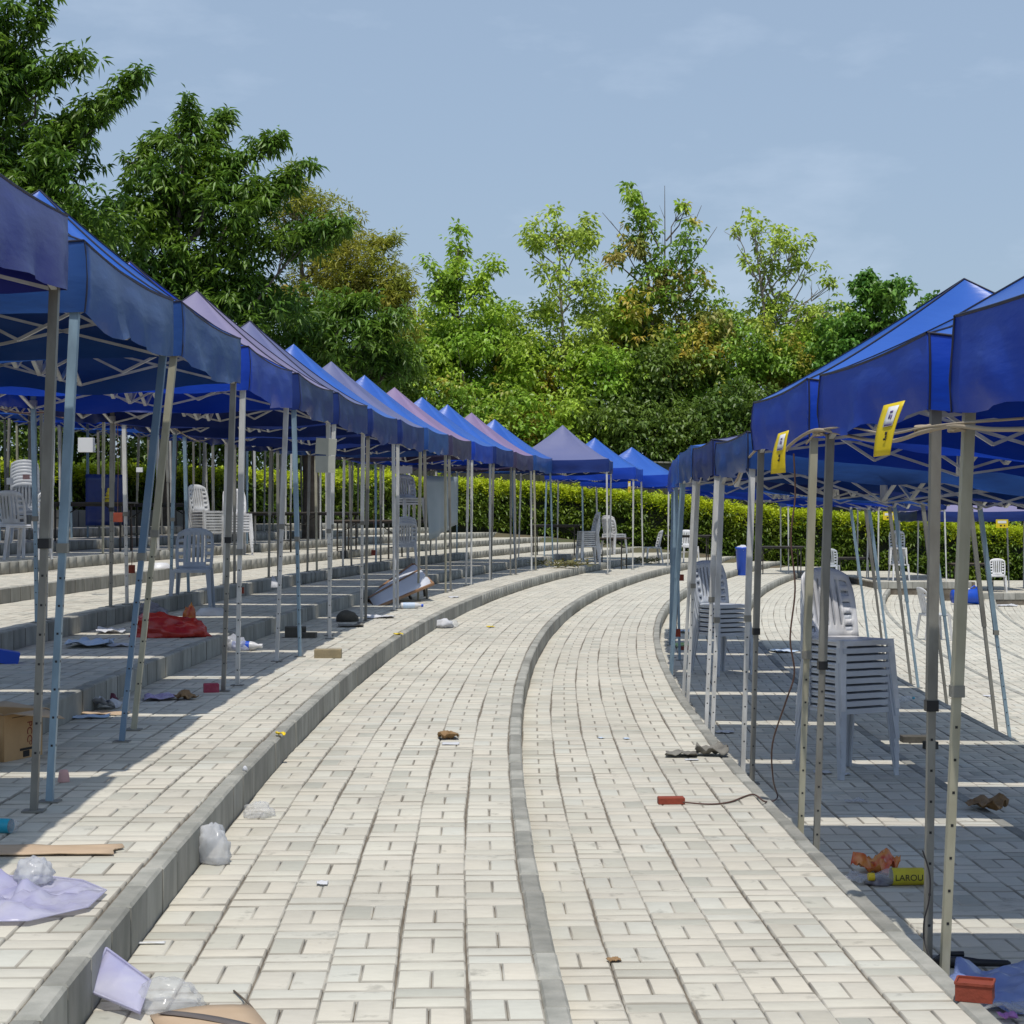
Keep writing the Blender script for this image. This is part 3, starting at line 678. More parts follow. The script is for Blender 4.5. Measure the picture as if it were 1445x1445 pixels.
for x, y, rz, tp, lb in TB:
    z = gz(x, y)
    if x > 9.2 and y > 45.6: z = -.42 if x < 11.7 else -.74
    table((x, y, z), rz, lb, top=tp, L_=1.2 if 'small' not in lb else .8)
# table-side cloth hoarding (dark blue sheet) far left
def sheet(name, label, cat, pts, mtl, th=.004, wav=.02, n=14, m=8):
    """cloth or board hung between four corners: top-left, top-right, bottom-right, bottom-left"""
    a, b, c, d = [Vector(p) for p in pts]; nrm = (b-a).cross(d-a).normalized(); mb = MB()
    mb.grid(lambda u, v: a.lerp(b, u).lerp(d.lerp(c, u), v)+nrm*(wav*math.sin(u*17)*v), n, m, thick=th)
    return tag(mb.obj(name, mtl), label, cat)
p = at(121, 669, 29.0); q = at(180, 670, 30.5)
sheet('cloth_screen', 'navy blue cloth screen standing behind the black tables far left', 'cloth screen', (p, q, (q.x, q.y, 1.12), (p.x, p.y, 1.12)), 'fabric_navy')
t = thing('cone_ornament', 'small yellow tiered cone on the black table far left', 'ornament', (at(153, 695, 27.1).x, 27.1, gz(-6.3, 27.2)+.74))
for i, (r_, z_) in enumerate(((.085, 0), (.065, .055), (.045, .11), (.025, .16))):
    mb = MB(); mb.lathe([(r_, 0), (r_*.95, .015), (r_*.45, .05)], 12); mb.obj('tier', 'yellow', t, (0, 0, z_))

# ------------------------------------------------------------------ hanging cards, sheets and boards
def card(quad, Y, label):
    P4 = [at(x, y, Y+dy) for (x, y), dy in zip(quad, (.02, -.06, -.05, .03))]; c = sum(P4, Vector())/4; a, b, c2, d = [p-c for p in P4]
    t = thing('hanging_card', label, 'card', c, 0, 'yellow cards hung on the tents'); nrm = (b-a).cross(d-a).normalized()
    if nrm.y > 0: nrm = -nrm
    q = lambda u, v, o=0: a.lerp(b, u).lerp(d.lerp(c2, u), v)+nrm*(.012*math.sin(v*3)+o)
    def patch(mb, u0, u1, v0, v1, o, n=3): mb.grid(lambda u, v: q(u0+(u1-u0)*u, v0+(v1-v0)*v, o), n, n, thick=.0008)
    mb = MB(); mb.grid(lambda u, v: q(u, v), 6, 8, thick=.002); mb.obj('card_sheet', 'yellow_card', t)
    mb = MB(); patch(mb, .34, .84, .07, .46, .004); mb.obj('sticker', 'white_card', t)
    mb = MB(); patch(mb, .42, .80, .42, .45, .006, 1); patch(mb, .52, .66, .16, .20, .006, 1); patch(mb, .52, .60, .23, .31, .006, 1); patch(mb, .64, .69, .24, .33, .006, 1); mb.obj('print', 'mark_violet', t)['kind'] = 'stuff'
    mb = MB(); patch(mb, .56, .68, .56, .62, .005, 1); patch(mb, .60, .66, .62, .68, .005, 1); patch(mb, .52, .66, .68, .72, .005, 1); mb.obj('lettering', 'print_black', t)['kind'] = 'stuff'
card([(1247, 572), (1277, 565), (1256, 642), (1233, 645)], 6.45, 'yellow card with white sticker hung under the second right tent skirt')
card([(1098, 612), (1113, 607), (1109, 667), (1088, 669)], 8.8, 'narrow yellow card hung by the corner post of the third right tent')
def smallcard(px, py, Y, w, h, label):
    t = thing('hanging_card', label, 'card', at(px, py, Y), 0, 'yellow cards hung on the tents')
    mb = MB(); mb.box((0, 0, 0), (w, .006, h)); mb.obj('card_sheet', 'yellow_card', t)
    mb = MB(); mb.box((-w*.1, -.005, -h*.22), (w*.16, .003, h*.18)); mb.box((w*.2, -.005, -h*.22), (w*.1, .003, h*.18)); mb.obj('lettering', 'print_black', t)
    mb = MB(); mb.box((0, -.005, h*.2), (w*.7, .003, h*.3)); mb.obj('sticker', 'white_card', t)
smallcard(1254, 728, 45.2, .28, .2, 'small yellow card on the small far tent by the hedge')
smallcard(1414, 739, 47.0, .32, .22, 'yellow card under the skirt of the lavender roofed tent')
smallcard(888, 687, 42.0, .06, .26, 'thin yellow card on the post of the middle far bend tent')
smallcard(952, 691, 44.3, .06, .2, 'thin yellow card on the post of the rightmost far bend tent')
def flatbox(px, py, Y, w, h, label, mtl='board_white', cat='sign', d=.02, name='blank_sign', rot=(0, 0, 0)):
    mb = MB(); mb.box((0, 0, 0), (w, d, h), ch=.002); o = mb.obj(name, mtl, None, at(px, py, Y), rot); return tag(o, label, cat)
mat('sign_cream', (.42, .43, .38), .6, (.34, .35, .30), 6, .7)
flatbox(460, 630, 16.6, .19, .15, 'upper of two blank cream signs tied to a left post', 'sign_cream', rot=(.05, .06, .2))
flatbox(459, 655, 16.6, .18, .155, 'lower of two blank cream signs tied to a left post', 'sign_cream', rot=(-.04, 0, .15))
flatbox(122, 628, 19.0, .155, .15, 'white box tied high on a left post beside the blue post', 'white_card', 'box', .1, 'post_box')
flatbox(14, 679, 24.0, .09, .09, 'small white paper on a post far left', 'white_card', 'notice', .004, 'paper_notice')
flatbox(37, 673, 25.6, .10, .07, 'pinkish paper on the far left chair stack', 'pink', 'notice', .004, 'paper_notice')
flatbox(197, 663, 20.0, .07, .05, 'tiny white switch box on a left post', 'white_card', 'box', .03, 'switch_box')
flatbox(670, 692, 30.0, .32, .12, 'white paper bag tied up under the left tents', 'white_card', 'bag', .08, 'tied_bag').location = at(568, 663, 30)
p0 = at(603, 672, 31.5)
sheet('plastic_sheet', 'large grey plastic sheet hung like a curtain between left posts', 'plastic sheet', (at(600, 671, 31), at(646, 673, 32), at(644, 740, 32), at(606, 764, 31)), 'sheet_grey', .003, .03)
# leaning white board with wooden frame
t = thing('framed_board', 'white board with wooden frame leaning on its side by the left kerb', 'board', (0, 0, 0))
A, B, C_, D = at(518, 843, 24.5), at(583, 796, 26.2), at(611, 824, 24.2), at(530, 858, 22.9)
A, B, C_, D = [Vector(v) for v in (A, B, C_, D)]
mb = MB(); nrm = (B-A).cross(D-A).normalized()
mb.grid(lambda u, v: A.lerp(B, u).lerp(D.lerp(C_, u), v)-nrm*(.06*math.sin(v*PI)), 6, 8, thick=.012); mb.obj('panel', 'board_white', t)
for a, b in ((A, B), (B, C_), (C_, D), (D, A)):
    mb = MB(); mb.bar(a, b, .035, .03); mb.obj('frame_rail', 'wood', t)
mb = MB(); mb.bar(A.lerp(D, .5)-nrm*.075, B.lerp(C_, .5)-nrm*.075, .022, .012); mb.obj('batten', 'wood', t)
mb = MB(); q = A.lerp(C_, .6); mb.bar(q, (q.x+.05, q.y+.3, gz(q.x, q.y)), .03, .03); q = B.lerp(C_, .5); mb.bar(q, (q.x+.02, q.y+.2, gz(q.x, q.y)), .03, .03); mb.obj('prop', 'dark_metal', t)

# ------------------------------------------------------------------ litter
def crumple(name, label, cat, px, py, wx, wy, h, mtl, seed, rz=0, flat=.3, sub=4, amp=.35, group=None, z0=None, Y=None):
    """crumpled bag or clump that rests on the paving"""
    p = hit(px, py) if z0 is None else Vector(((px-722.5)/FPX*Y, Y, z0))
    bm = bmesh.new(); bmesh.ops.create_icosphere(bm, subdivisions=sub, radius=1)
    off = Vector((seed*3.7, seed*1.3, seed*2.1))
    for v in bm.verts:
        n = v.co.copy(); f = 1+amp*(noise.noise(n*1.3+off)*1.0+abs(noise.noise(n*2.9+off))*1.1+noise.noise(n*6.5+off)*.35)
        v.co = Vector((n.x*f*wx/2, n.y*f*wy/2, max(n.z*f, -flat)*h/(1+flat)))
    zm = min(v.co.z for v in bm.verts)
    for v in bm.verts: v.co.z -= zm
    me = bpy.data.meshes.new(name); bm.to_mesh(me); bm.free(); me.materials.append(M[mtl]); me.polygons.foreach_set('use_smooth', [True]*len(me.polygons))
    o = bpy.data.objects.new(name, me); link(o, None, (p.x, p.y, p.z+.002), (0, 0, rz)); return tag(o, label, cat, group)
def scrap(name, label, cat, px, py, w, l, mtl, seed, rz=0, h=.02, th=.0015, n=10, group=None, shape=None, lift=.003):
    """thin crumpled sheet lying on the paving"""
    p = hit(px, py); mb = MB(); off = Vector((seed*3.1, seed*5.3, 0))
    def f(u, v):
        x, y = (u-.5)*w, (v-.5)*l
        e = 1+.16*noise.noise(Vector((u*3, v*3, seed)))
        z = h*(.5+.9*noise.noise(Vector((u*2.6, v*2.6, 0))+off)+.4*noise.noise(Vector((u*7, v*7, 1))+off))
        return (x*e, y*e, max(z, 0)+lift)
    mb.grid(f, n, n, thick=th, mask=shape); o = mb.obj(name, mtl, None, p, (0, 0, rz)); return tag(o, label, cat, group)
def lathe_thing(name, label, cat, px, py, prof, mtl, rot=(0, 0, 0), lift=0, n=18, group=None):
    p = hit(px, py); mb = MB(); mb.lathe(prof, n); o = mb.obj(name, mtl, None, (p.x, p.y, p.z+lift), rot); return tag(o, label, cat, group)

# cardboard box with open flaps and printing, left border
p = hit(18, 1107); t = thing('cardboard_box', 'open brown cardboard box with red and black print, left border', 'cardboard box', (-2.50, 8.78, .15), 1.2)
BW, BD, BH = .30, .30, .225
for n_, c, d in (('front_panel', (0, -BD/2, BH/2), (BW, .005, BH)), ('back_panel', (0, BD/2, BH/2), (BW, .005, BH)), ('side_panel', (-BW/2, 0, BH/2), (.005, BD-.006, BH)), ('side_panel', (BW/2, 0, BH/2), (.005, BD-.006, BH)), ('base', (0, 0, .004), (BW-.008, BD-.008, .004))):
    mb = MB(); mb.box(c, d); mb.obj(n_, 'cardboard', t)
for pts in (((-BW/2, -BD/2, BH), (BW/2, -BD/2, BH), (BW/2+.02, -BD/2-.12, BH-.045), (-BW/2-.02, -BD/2-.10, BH+.01)), ((BW/2, -BD/2, BH), (BW/2, BD/2, BH), (BW/2+.12, BD/2, BH+.015), (BW/2+.14, -BD/2+.05, BH-.02)),
            ((BW/2, BD/2, BH), (-BW/2, BD/2, BH), (-BW/2, BD/2+.12, BH+.02), (BW/2, BD/2+.12, BH+.03)), ((-BW/2, BD/2, BH), (-BW/2, -BD/2, BH), (-BW/2-.12, -BD/2, BH+.03), (-BW/2-.12, BD/2, BH+.01))):
    a, b, c, d = map(Vector, pts); mb = MB(); mb.grid(lambda u, v: a.lerp(b, u).lerp(d.lerp(c, u), v)+Vector((0, 0, .008*math.sin(v*PI))), 4, 4, thick=.004); mb.obj('flap', 'cardboard_pale', t)
text_mesh('lettering', 'PCC', .055, 'print_red', t, (.045, -BD/2-.0035, .125), (PI/2, PI/2, 0)); text_mesh('lettering', 'O', .03, 'print_red', t, (.055, -BD/2-.0035, .07), (PI/2, 0, 0))
mb = MB(); mb.box((.01, -BD/2-.0032, .205), (.2, .001, .003)); mb.box((.035, -BD/2-.0032, .045), (.13, .001, .012)); mb.box((.02, -BD/2-.0032, .022), (.05, .001, .03)); mb.box((.085, -BD/2-.0032, .20), (.02, .001, .02)); mb.obj('print', 'print_black', t)
# flattened cardboard
scrap('cardboard_sheet', 'flat grey brown cardboard sheet half in shade, left border', 'cardboard', 40, 1203, .62, .16, 'cardboard_pale', 3, .05, .012, .004)
p = hit(300, 1440); t = thing('cardboard_sheet', 'flat brown cardboard with a dark tape strip at the bottom border', 'cardboard', (p.x-.0, p.y-.05, p.z), .35)
mb = MB(); mb.grid(lambda u, v: ((u-.5)*.27, (v-.5)*.24, .006+.012*math.sin(u*3)), 5, 5, thick=.004); mb.obj('sheet', 'cardboard_pale', t)
mb = MB(); mb.grid(lambda u, v: (-.10+.18*u+.035*(v-.5), .10-.22*u+.02*v, .0115+.012*math.sin((-.10+.18*u)/.27*3+1.5)), 5, 1, thick=.001); mb.obj('tape', 'tape', t)
mb = MB(); q = hit(330, 1400); r = hit(372, 1444); mb.tube([(q.x, q.y, q.z+.004), ((q.x+r.x)/2, (q.y+r.y)/2, q.z+.012), (r.x, r.y, r.z+.004)], .003, 5); tag(mb.obj('twig', 'bark'), 'thin dark twig beside the taped cardboard', 'twig')
# lavender trays and bags
p = hit(40, 1275); t = thing('lavender_tray', 'large translucent lavender plastic tray lying at the left border', 'plastic tray', p, .0)
OCT = [(.27, .12), (.27, -.12), (.14, -.30), (-.40, -.33), (-.45, 0), (-.40, .34), (.02, .34), (.16, .27)]
def tray(u, v):
    f = (u % 1)*8; i = int(f) % 8; f -= int(f); a, b = OCT[i], OCT[(i+1) % 8]; x, y = (a[0]+(b[0]-a[0])*f)*v, (a[1]+(b[1]-a[1])*f)*v
    return (x-.06, y, .008+.10*noise.noise(Vector((x*7, y*6, 3)))**2*(1-v**4)+.035*abs(noise.noise(Vector((x*16, y*12, 9))))*(1-v**6)+.008*v**10)
mb = MB(); mb.grid(tray, 64, 14, thick=-.0015); mb.obj('tray_sheet', 'lavender_plastic', t)
mb = MB(); mb.tube([Vector(tray(i/64, 1)) for i in range(65)], .003, 4); mb.obj('rim', 'lavender_plastic', t)
crumple('clear_bag', 'crumpled clear plastic bag lying on the lavender tray', 'plastic bag', 52, 1238, .10, .13, .075, 'white_film', 5, z0=.15+.02, Y=5.72)
p = hit(168, 1415); t = thing('lavender_tub', 'lavender plastic tub lid leaning on the left kerb with clear bag', 'plastic tub', p, 0)
q0 = [at(150, 1338, 5.05), at(212, 1384, 4.93), at(198, 1430, 4.76), at(121, 1396, 4.90)]
a, b, c, d = [v-p for v in q0]; mb = MB(); mb.grid(lambda u, v: a.lerp(b, u).lerp(d.lerp(c, u), v)+Vector((0, 0, .012*math.sin(u*PI)*math.sin(v*PI))), 8, 8, thick=.004); mb.obj('lid_shell', 'lavender_plastic', t)
mb = MB(); mb.tube([a, b, c, d, a], .0045, 5); mb.obj('rim', 'lavender_plastic', t)
crumple('clear_bag', 'clear crumpled plastic bag right of the lavender tub, bottom left', 'plastic bag', 235, 1421, .17, .15, .075, 'clear_film', 8, -.3)
crumple('clear_bag', 'crumpled white translucent bag standing against the left kerb', 'plastic bag', 302, 1216, .125, .14, .13, 'white_film', 9, .3, amp=.3)
crumple('clear_bag', 'flattened clear bag against the left kerb, above the crumpled one', 'plastic bag', 365, 1152, .12, .13, .06, 'clear_film', 10, .2)
crumple('paper_ball', 'tiny white paper ball at the foot of the left kerb', 'paper ball', 346, 1134, .022, .022, .022, 'paper', 11, sub=2)
scrap('plastic_strip', 'thin white strip pointing away from the left kerb', 'plastic strip', 213, 1333, .085, .014, 'white_card', 12, .06, .004, .003, 4)
# cups, bottles
lathe_thing('paper_cup', 'upside down pale pink cup behind the pale blue post', 'cup', 90, 1103, [(.026, 0), (.026, .01), (.021, .04), (.017, .052), (.002, .054)], 'pink')
def bottle(px, py, rz, label, body='clear_film', cap='cyan', lab=None, sc=1, txt=None, labm='label_yellow'):
    p = hit(px, py); t = thing('plastic_bottle', label, 'bottle', (p.x, p.y, p.z+.034*sc), 0); t.rotation_euler = (0, PI/2, rz); t.scale = (sc, sc, sc)
    mb = MB(); mb.lathe([(.002, -.11), (.028, -.11), (.033, -.10), (.033, -.06), (.031, -.05), (.033, -.04), (.033, .045), (.028, .07), (.014, .098), (.0125, .115)], 20); mb.obj('body', body, t)
    mb = MB(); mb.lathe([(.0155, .108), (.016, .13), (.015, .132)], 14); mb.obj('cap', cap, t)
    if lab:
        mb = MB(); mb.lathe([(.0338, -.085), (.0340, -.08), (.0340, .035), (.0338, .04)], 20, cap=False); lo = mb.obj('wrap_label', labm, t)
        if txt: text_mesh('lettering', txt, .034, 'print_black', t, (0, .0346, -.022), Matrix(((0, -1, 0), (0, 0, 1), (-1, 0, 0))).to_euler(), .0004)
    return t
bottle(-8, 1175, 2.9, 'clear bottle with a cyan label at the left border', lab=True, labm='cyan', sc=.8)
bottle(1272, 1249, PI+.05, 'clear bottle with yellow cap and lettered yellow label, right shade', cap='yellow', lab=True, txt='LAROU', sc=1.12)
bottle(580, 859, .1, 'white and pale blue bottle below the leaning board', body='white_plastic', cap='blue_plastic', lab=True, labm='paper_blue', sc=1.15)
bottle(345, 918, -.1, 'white bottle with blue label beside the white post', body='white_plastic', cap='white_plastic', lab=True, labm='blue_plastic', sc=1.2)
bottle(1280, 990, .7, 'small bottle with cyan cap in the right shade', sc=.8)
# left steps litter
crumple('red_bag', 'glossy crumpled red plastic bag on the second left step', 'plastic bag', 238, 899, .56, .24, .18, 'red_film', 13, .05, amp=.32)
crumple('red_bag', 'knotted top of red bag with yellow print, standing by the red bag', 'plastic bag', 268, 876, .10, .10, .15, 'orange_film', 14, amp=.4, sub=3)
crumple('grey_bag', 'crumpled dark grey and white bag behind the red bag', 'plastic bag', 214, 876, .28, .18, .16, 'grey_film', 15)
scrap('paper_sheet', 'pinkish white crumpled wrapper left of the red bag', 'wrapper', 157, 893, .24, .35, 'paper', 16, .2, .05)
scrap('plastic_tray', 'pale blue white flattened tray on the second left step', 'tray', 128, 912, .33, .5, 'paper_blue', 17, .1, .06, .004)
scrap('paper_sheet', 'long white paper right of the pale blue tray', 'paper', 165, 912, .2, .2, 'paper', 18, 0, .02)
lathe_thing('foam_bowl', 'white overturned bowl behind the red bag', 'bowl', 225, 866, [(.16, 0), (.15, .03), (.10, .07), (.003, .075)], 'white_plastic')
lathe_thing('foam_bowl', 'white overturned bowl right of the red bag', 'bowl', 298, 868, [(.16, 0), (.15, .03), (.11, .07), (.003, .075)], 'white_plastic')
scrap('paper_sheet', 'white folded paper at the foot of the leaning blue post', 'paper', 140, 1000, .24, .18, 'paper', 19, -.3, .07, .002)
crumple('crushed_cup', 'crushed maroon cup on the white folded paper', 'cup', 157, 990, .08, .07, .045, 'maroon', 20, sub=3)
scrap('leaflet', 'crumpled lilac printed leaflet in the left shade', 'leaflet', 225, 987, .19, .24, 'violet_print', 21, .2, .03)
scrap('dry_leaf', 'dark curled brown leaf right of the lilac leaflet', 'leaf', 262, 987, .12, .15, 'dry_leaf', 22, .6, .05)
scrap('paper_sheet', 'long grey crumpled paper in front of the leaning blue post', 'paper', 118, 1014, .30, .10, 'paper_blue', 23, .1, .02)
scrap('cardboard_sheet', 'torn beige cardboard strip in the light bar behind the blue post', 'cardboard', 150, 1008, .26, .12, 'cardboard_pale', 24, -.1, .015)
p = hit(298, 977); mb = MB(); mb.box((0, 0, .03), (.10, .06, .06), ch=.005); tag(mb.obj('carton', 'crimson', None, p, (0, 0, .25)), 'small crimson carton beside the grey post', 'carton')
p = hit(8, 936); mb = MB(); mb.box((0, 0, .045), (.16, .14, .09), ch=.004); tag(mb.obj('carton', 'blue_plastic', None, p, (0, .2, .3)), 'blue carton at the left border on the second step', 'carton')
crumple('white_bag', 'white crumpled plastic bag behind the white post', 'plastic bag', 330, 918, .22, .2, .12, 'white_film', 25)
sheet('paper_sheet', 'white paper triangle standing against the third left step', 'paper', (at(384, 812, 17.9), at(386, 813, 17.9), at(396, 829, 17.8), at(382, 829, 17.8)), 'paper', .002, 0, 2, 2)
def brickobj(px, py, d, mtl, label, rz=0, cat='brick', name='loose_brick', lift=0):
    p = hit(px, py); mb = MB(); mb.box((0, 0, d[2]/2), d, ch=.004); return tag(mb.obj(name, mtl, None, (p.x, p.y, p.z+lift), (0, 0, rz)), label, cat)
brickobj(463, 928, (.22, .13, .07), 'brick_tan', 'tan paving brick lying on the sunny first left step', .05)
brickobj(417, 899, (.20, .14, .10), 'stone_dark', 'dark broken block in the shade left of the tan brick', .1, 'block', 'broken_block')
brickobj(436, 900, (.14, .14, .05), 'stone_dark', 'flat dark block piece beside the broken block', .0, 'block', 'broken_block')
crumple('loose_stone', 'rounded dark stone between the white posts', 'stone', 490, 877, .24, .2, .12, 'stone_dark', 27, amp=.12, sub=3)
scrap('paper_sheet', 'flat white paper with blue print on the first left step', 'paper', 535, 872, .34, .3, 'paper', 28, .1, .03)
scrap('paper_sheet', 'small flat grey cardboard near the first left step edge', 'paper', 495, 884, .26, .3, 'cloth_grey', 29, .1, .02)
scrap('paper_sheet', 'small white paper further along the first left step', 'paper', 640, 843, .14, .3, 'paper', 30, .1, .01)
crumple('tissue', 'crumpled white tissue on the path below the left kerb', 'tissue', 625, 886, .18, .2, .09, 'paper', 31, amp=.5, sub=3)
crumple('clear_bag', 'clear film trailing right of the white tissue', 'plastic bag', 639, 885, .13, .2, .07, 'clear_film', 32, sub=3)
scrap('yellow_leaf', 'yellow leaf lying in the middle of the wide path', 'leaf', 692, 885, .08, .15, 'yellow', 33, .2, .01)
scrap('yellow_leaf', 'yellow leaf at the foot of the left kerb', 'leaf', 396, 1078, .05, .06, 'yellow', 34, .2, .02)
scrap('yellow_leaf', 'yellow leaf under the left kerb further along', 'leaf', 562, 918, .09, .1, 'yellow', 35, .2, .02)
scrap('dry_leaf', 'large curled tan leaf on the wide path', 'leaf', 632, 1042, .115, .16, 'dry_leaf', 36, .1, .05)
scrap('paper_sheet', 'white card under the curled tan leaf', 'paper', 636, 1050, .10, .09, 'paper', 37, 0, .003, .003, lift=.001)
scrap('tissue', 'tiny white tissue on the path, lower middle', 'tissue', 455, 1248, .04, .04, 'paper', 38, 0, .01)
scrap('dry_leaf', 'small orange leaf on the right path', 'leaf', 866, 1357, .045, .03, 'dry_leaf', 39, .4, .01)
for i, (px, py) in enumerate(((848, 1042), (884, 1043))): scrap('paper_scrap', ('left' if i == 0 else 'right')+' of two tiny pale blue scraps on the right path', 'scrap', px, py, .035, .06, 'paper_blue', 40+i, .3, .004)
# right path and right shade
scrap('grey_cloth', 'flattened dark grey cloth on the right path', 'cloth', 962, 1067, .19, .17, 'cloth_grey', 42, -.1, .03, .004)
scrap('grey_cloth', 'thicker folded grey cloth by the right kerb', 'cloth', 1005, 1066, .19, .17, 'cloth_grey', 43, -.1, .06, .006)
scrap('paper_sheet', 'white paper strip under the grey cloths', 'paper', 976, 1073, .08, .05, 'paper', 44, 0, .004)
scrap('paper_sheet', 'white paper on the right kerb', 'paper', 1022, 1034, .13, .12, 'paper', 45, 0, .015)
scrap('paper_sheet', 'white paper under the near chair stack', 'paper', 1160, 1091, .11, .12, 'paper', 46, -.1, .01)
scrap('paper_sheet', 'small white paper right of the near chair stack leg', 'paper', 1193, 1094, .06, .06, 'paper', 47, 0, .01)
scrap('clear_film_scrap', 'clear film scrap on the shaded paving below the chair stack', 'scrap', 1208, 1133, .12, .10, 'clear_film', 48, 0, .02)
scrap('dry_leaf', 'big curled dry brown leaf in the right shade', 'leaf', 1393, 1142, .19, .22, 'dry_leaf', 49, -.5, .07)
scrap('snack_bag', 'open orange and red snack bag in the right shade', 'snack bag', 1236, 1232, .17, .20, 'orange_film', 50, -.5, .085, .002, 16)
crumple('grey_bag', 'crumpled grey film bag beside the snack bag', 'plastic bag', 1240, 1248, .11, .08, .035, 'grey_film', 51, 0, sub=3)
scrap('clear_film_scrap', 'pale translucent bag lying along the right kerb', 'plastic bag', 1212, 1244, .13, .15, 'clear_film', 52, -.6, .03)
brickobj(1292, 1047, (.22, .12, .05), 'stone_dark', 'dark flat block behind the near right post', 0, 'block', 'broken_block')
brickobj(1313, 1057, (.09, .08, .06), 'stone_dark', 'small dark block right of the flat one', .3, 'block', 'broken_block')
scrap('paper_sheet', 'white paper beside the kerb beyond the small bottle', 'paper', 1315, 989, .05, .05, 'paper', 53, 0, .03)
scrap('paper_sheet', 'bluish paper in the right shade behind the stacks', 'paper', 1105, 920, .28, .4, 'paper_blue', 54, .2, .03)
scrap('paper_sheet', 'flat white wrapper on the sunny right steps', 'paper', 1396, 983, .12, .12, 'paper', 55, 0, .01)
scrap('paper_sheet', 'white crumpled papers right of the fallen barrel', 'paper', 1415, 855, .60, .7, 'paper', 56, 0, .05)
brickobj(1394, 845, (.2, .15, .1), 'pink', 'pink carton right of the fallen blue barrel', 0, 'carton', 'carton')
scrap('paper_sheet', 'white paper by the second stack behind the leaning posts', 'paper', 1018, 890, .12, .2, 'paper', 57, 0, .02)
scrap('paper_sheet', 'white paper under the second stack', 'paper', 1037, 892, .1, .2, 'paper', 58, 0, .02)
scrap('lime_wrapper', 'lime green wrapper behind the leaning right posts', 'wrapper', 965, 913, .22, .35, 'lime', 59, .2, .05)
scrap('paper_sheet', 'pale blue printed sheet behind the leaning right posts', 'paper', 968, 893, .16, .5, 'paper_blue', 60, .2, .05)
brickobj(968, 917, (.12, .1, .04), 'brick', 'red brick piece beside the lime wrapper', .2)
# bottom right corner: blue film, brick-red box, black umbrella
scrap('blue_film', 'large crumpled clear blue plastic sheet, bottom right corner', 'plastic sheet', 1430, 1405, .42, .50, 'blue_film', 61, -.4, .075, .001, 22)
scrap('clear_film_scrap', 'clear film edge below the blue sheet, bottom right corner', 'plastic sheet', 1420, 1430, .22, .12, 'clear_film', 62, -.5, .04)
scrap('purple_scrap', 'small purple scrap at the bottom right corner', 'scrap', 1422, 1441, .05, .06, 'purple', 63, .2, .02, lift=.01)
p = hit(1384, 1415); t = thing('red_box', 'open topped brick red box, bottom right corner', 'box', (p.x-.01, p.y+.03, p.z+.0), -.35)
mb = MB(); mb.box((0, 0, .028), (.11, .085, .05)); mb.obj('box_body', 'brick', t)
mb = MB(); mb.bar((-.055, -.0425, .057), (.055, -.0425, .057), .006, .008); mb.bar((-.055, .0425, .057), (.055, .0425, .057), .006, .008); mb.bar((-.055, -.04, .057), (-.055, .04, .057), .006, .008); mb.bar((.055, -.04, .057), (.055, .04, .057), .006, .008); mb.obj('rim', 'brick', t)
p = hit(1362, 1366); t = thing('folded_umbrella', 'black folded umbrella behind the nearest right post', 'umbrella', (p.x+.02, p.y, p.z+.02), -.12)
mb = MB(); mb.lathe([(.006, -.13), (.02, -.12), (.022, -.03), (.014, .03), (.012, .13), (.006, .14)], 10, Matrix.Rotation(PI/2, 4, 'Y')); mb.obj('folded_canopy', 'black_plastic', t)
mb = MB(); mb.tube([(-.13, 0, 0), (-.09, .03, .02), (-.02, .04, .02)], .011, 6); mb.obj('handle', 'black_plastic', t)
# bins
p = hit(1047, 812); t = thing('blue_bin', 'tall blue plastic bin filled with white rubbish', 'bin', (p.x, p.y, p.z), 0)
sc = p.y/2550
mb = MB(); hh = 40*sc; mb.lathe([(6.3*sc, 0), (6.6*sc, .01), (8.8*sc, hh*.93), (9.6*sc, hh*.94), (9.6*sc, hh), (9.0*sc, hh), (8.3*sc, hh*.9)], 24, cap=False); mb.obj('bin_body', 'blue_plastic', t)
crumple('rubbish', 'white crumpled rubbish heaped in the blue bin', 'rubbish', 1047, 772, 15*sc, 15*sc, 7*sc, 'paper', 70, z0=p.z+hh*.88, Y=p.y, sub=3)
p = hit(1362, 853); r_ = 11.5*p.y/2550; t = thing('blue_barrel', 'blue plastic barrel lying on its side in the sun', 'barrel', (p.x, p.y, p.z+r_), 0); t.rotation_euler = (0, PI/2, .12)
L2 = 19*p.y/2550; mb = MB(); mb.lathe([(.01, -L2), (r_*.8, -L2), (r_*.82, -L2+.02), (r_*.95, L2*.85), (r_*1.05, L2*.86), (r_*1.05, L2), (r_*.95, L2), (r_*.75, -L2+.06), (.01, -L2+.05)], 26, cap=False); mb.obj('barrel_body', 'blue_plastic', t)
mb = MB(); mb.tube([(-r_*1.05, 0, L2*.9), (-r_*1.3, 0, L2*.7), (-r_*1.0, 0, L2*.45)], .015, 6); mb.obj('handle', 'blue_plastic', t)
mb = MB(); mb.grid(lambda u, v: (-(r_*.93)*math.cos((u-.5)*1.3)-.01, -(r_*.93)*math.sin((u-.5)*1.3), -L2*.7+L2*1.0*v), 6, 6, mask=lambda i, j: (i+j*2) % 5 != 0); mb.obj('sticker', 'white_card', t)
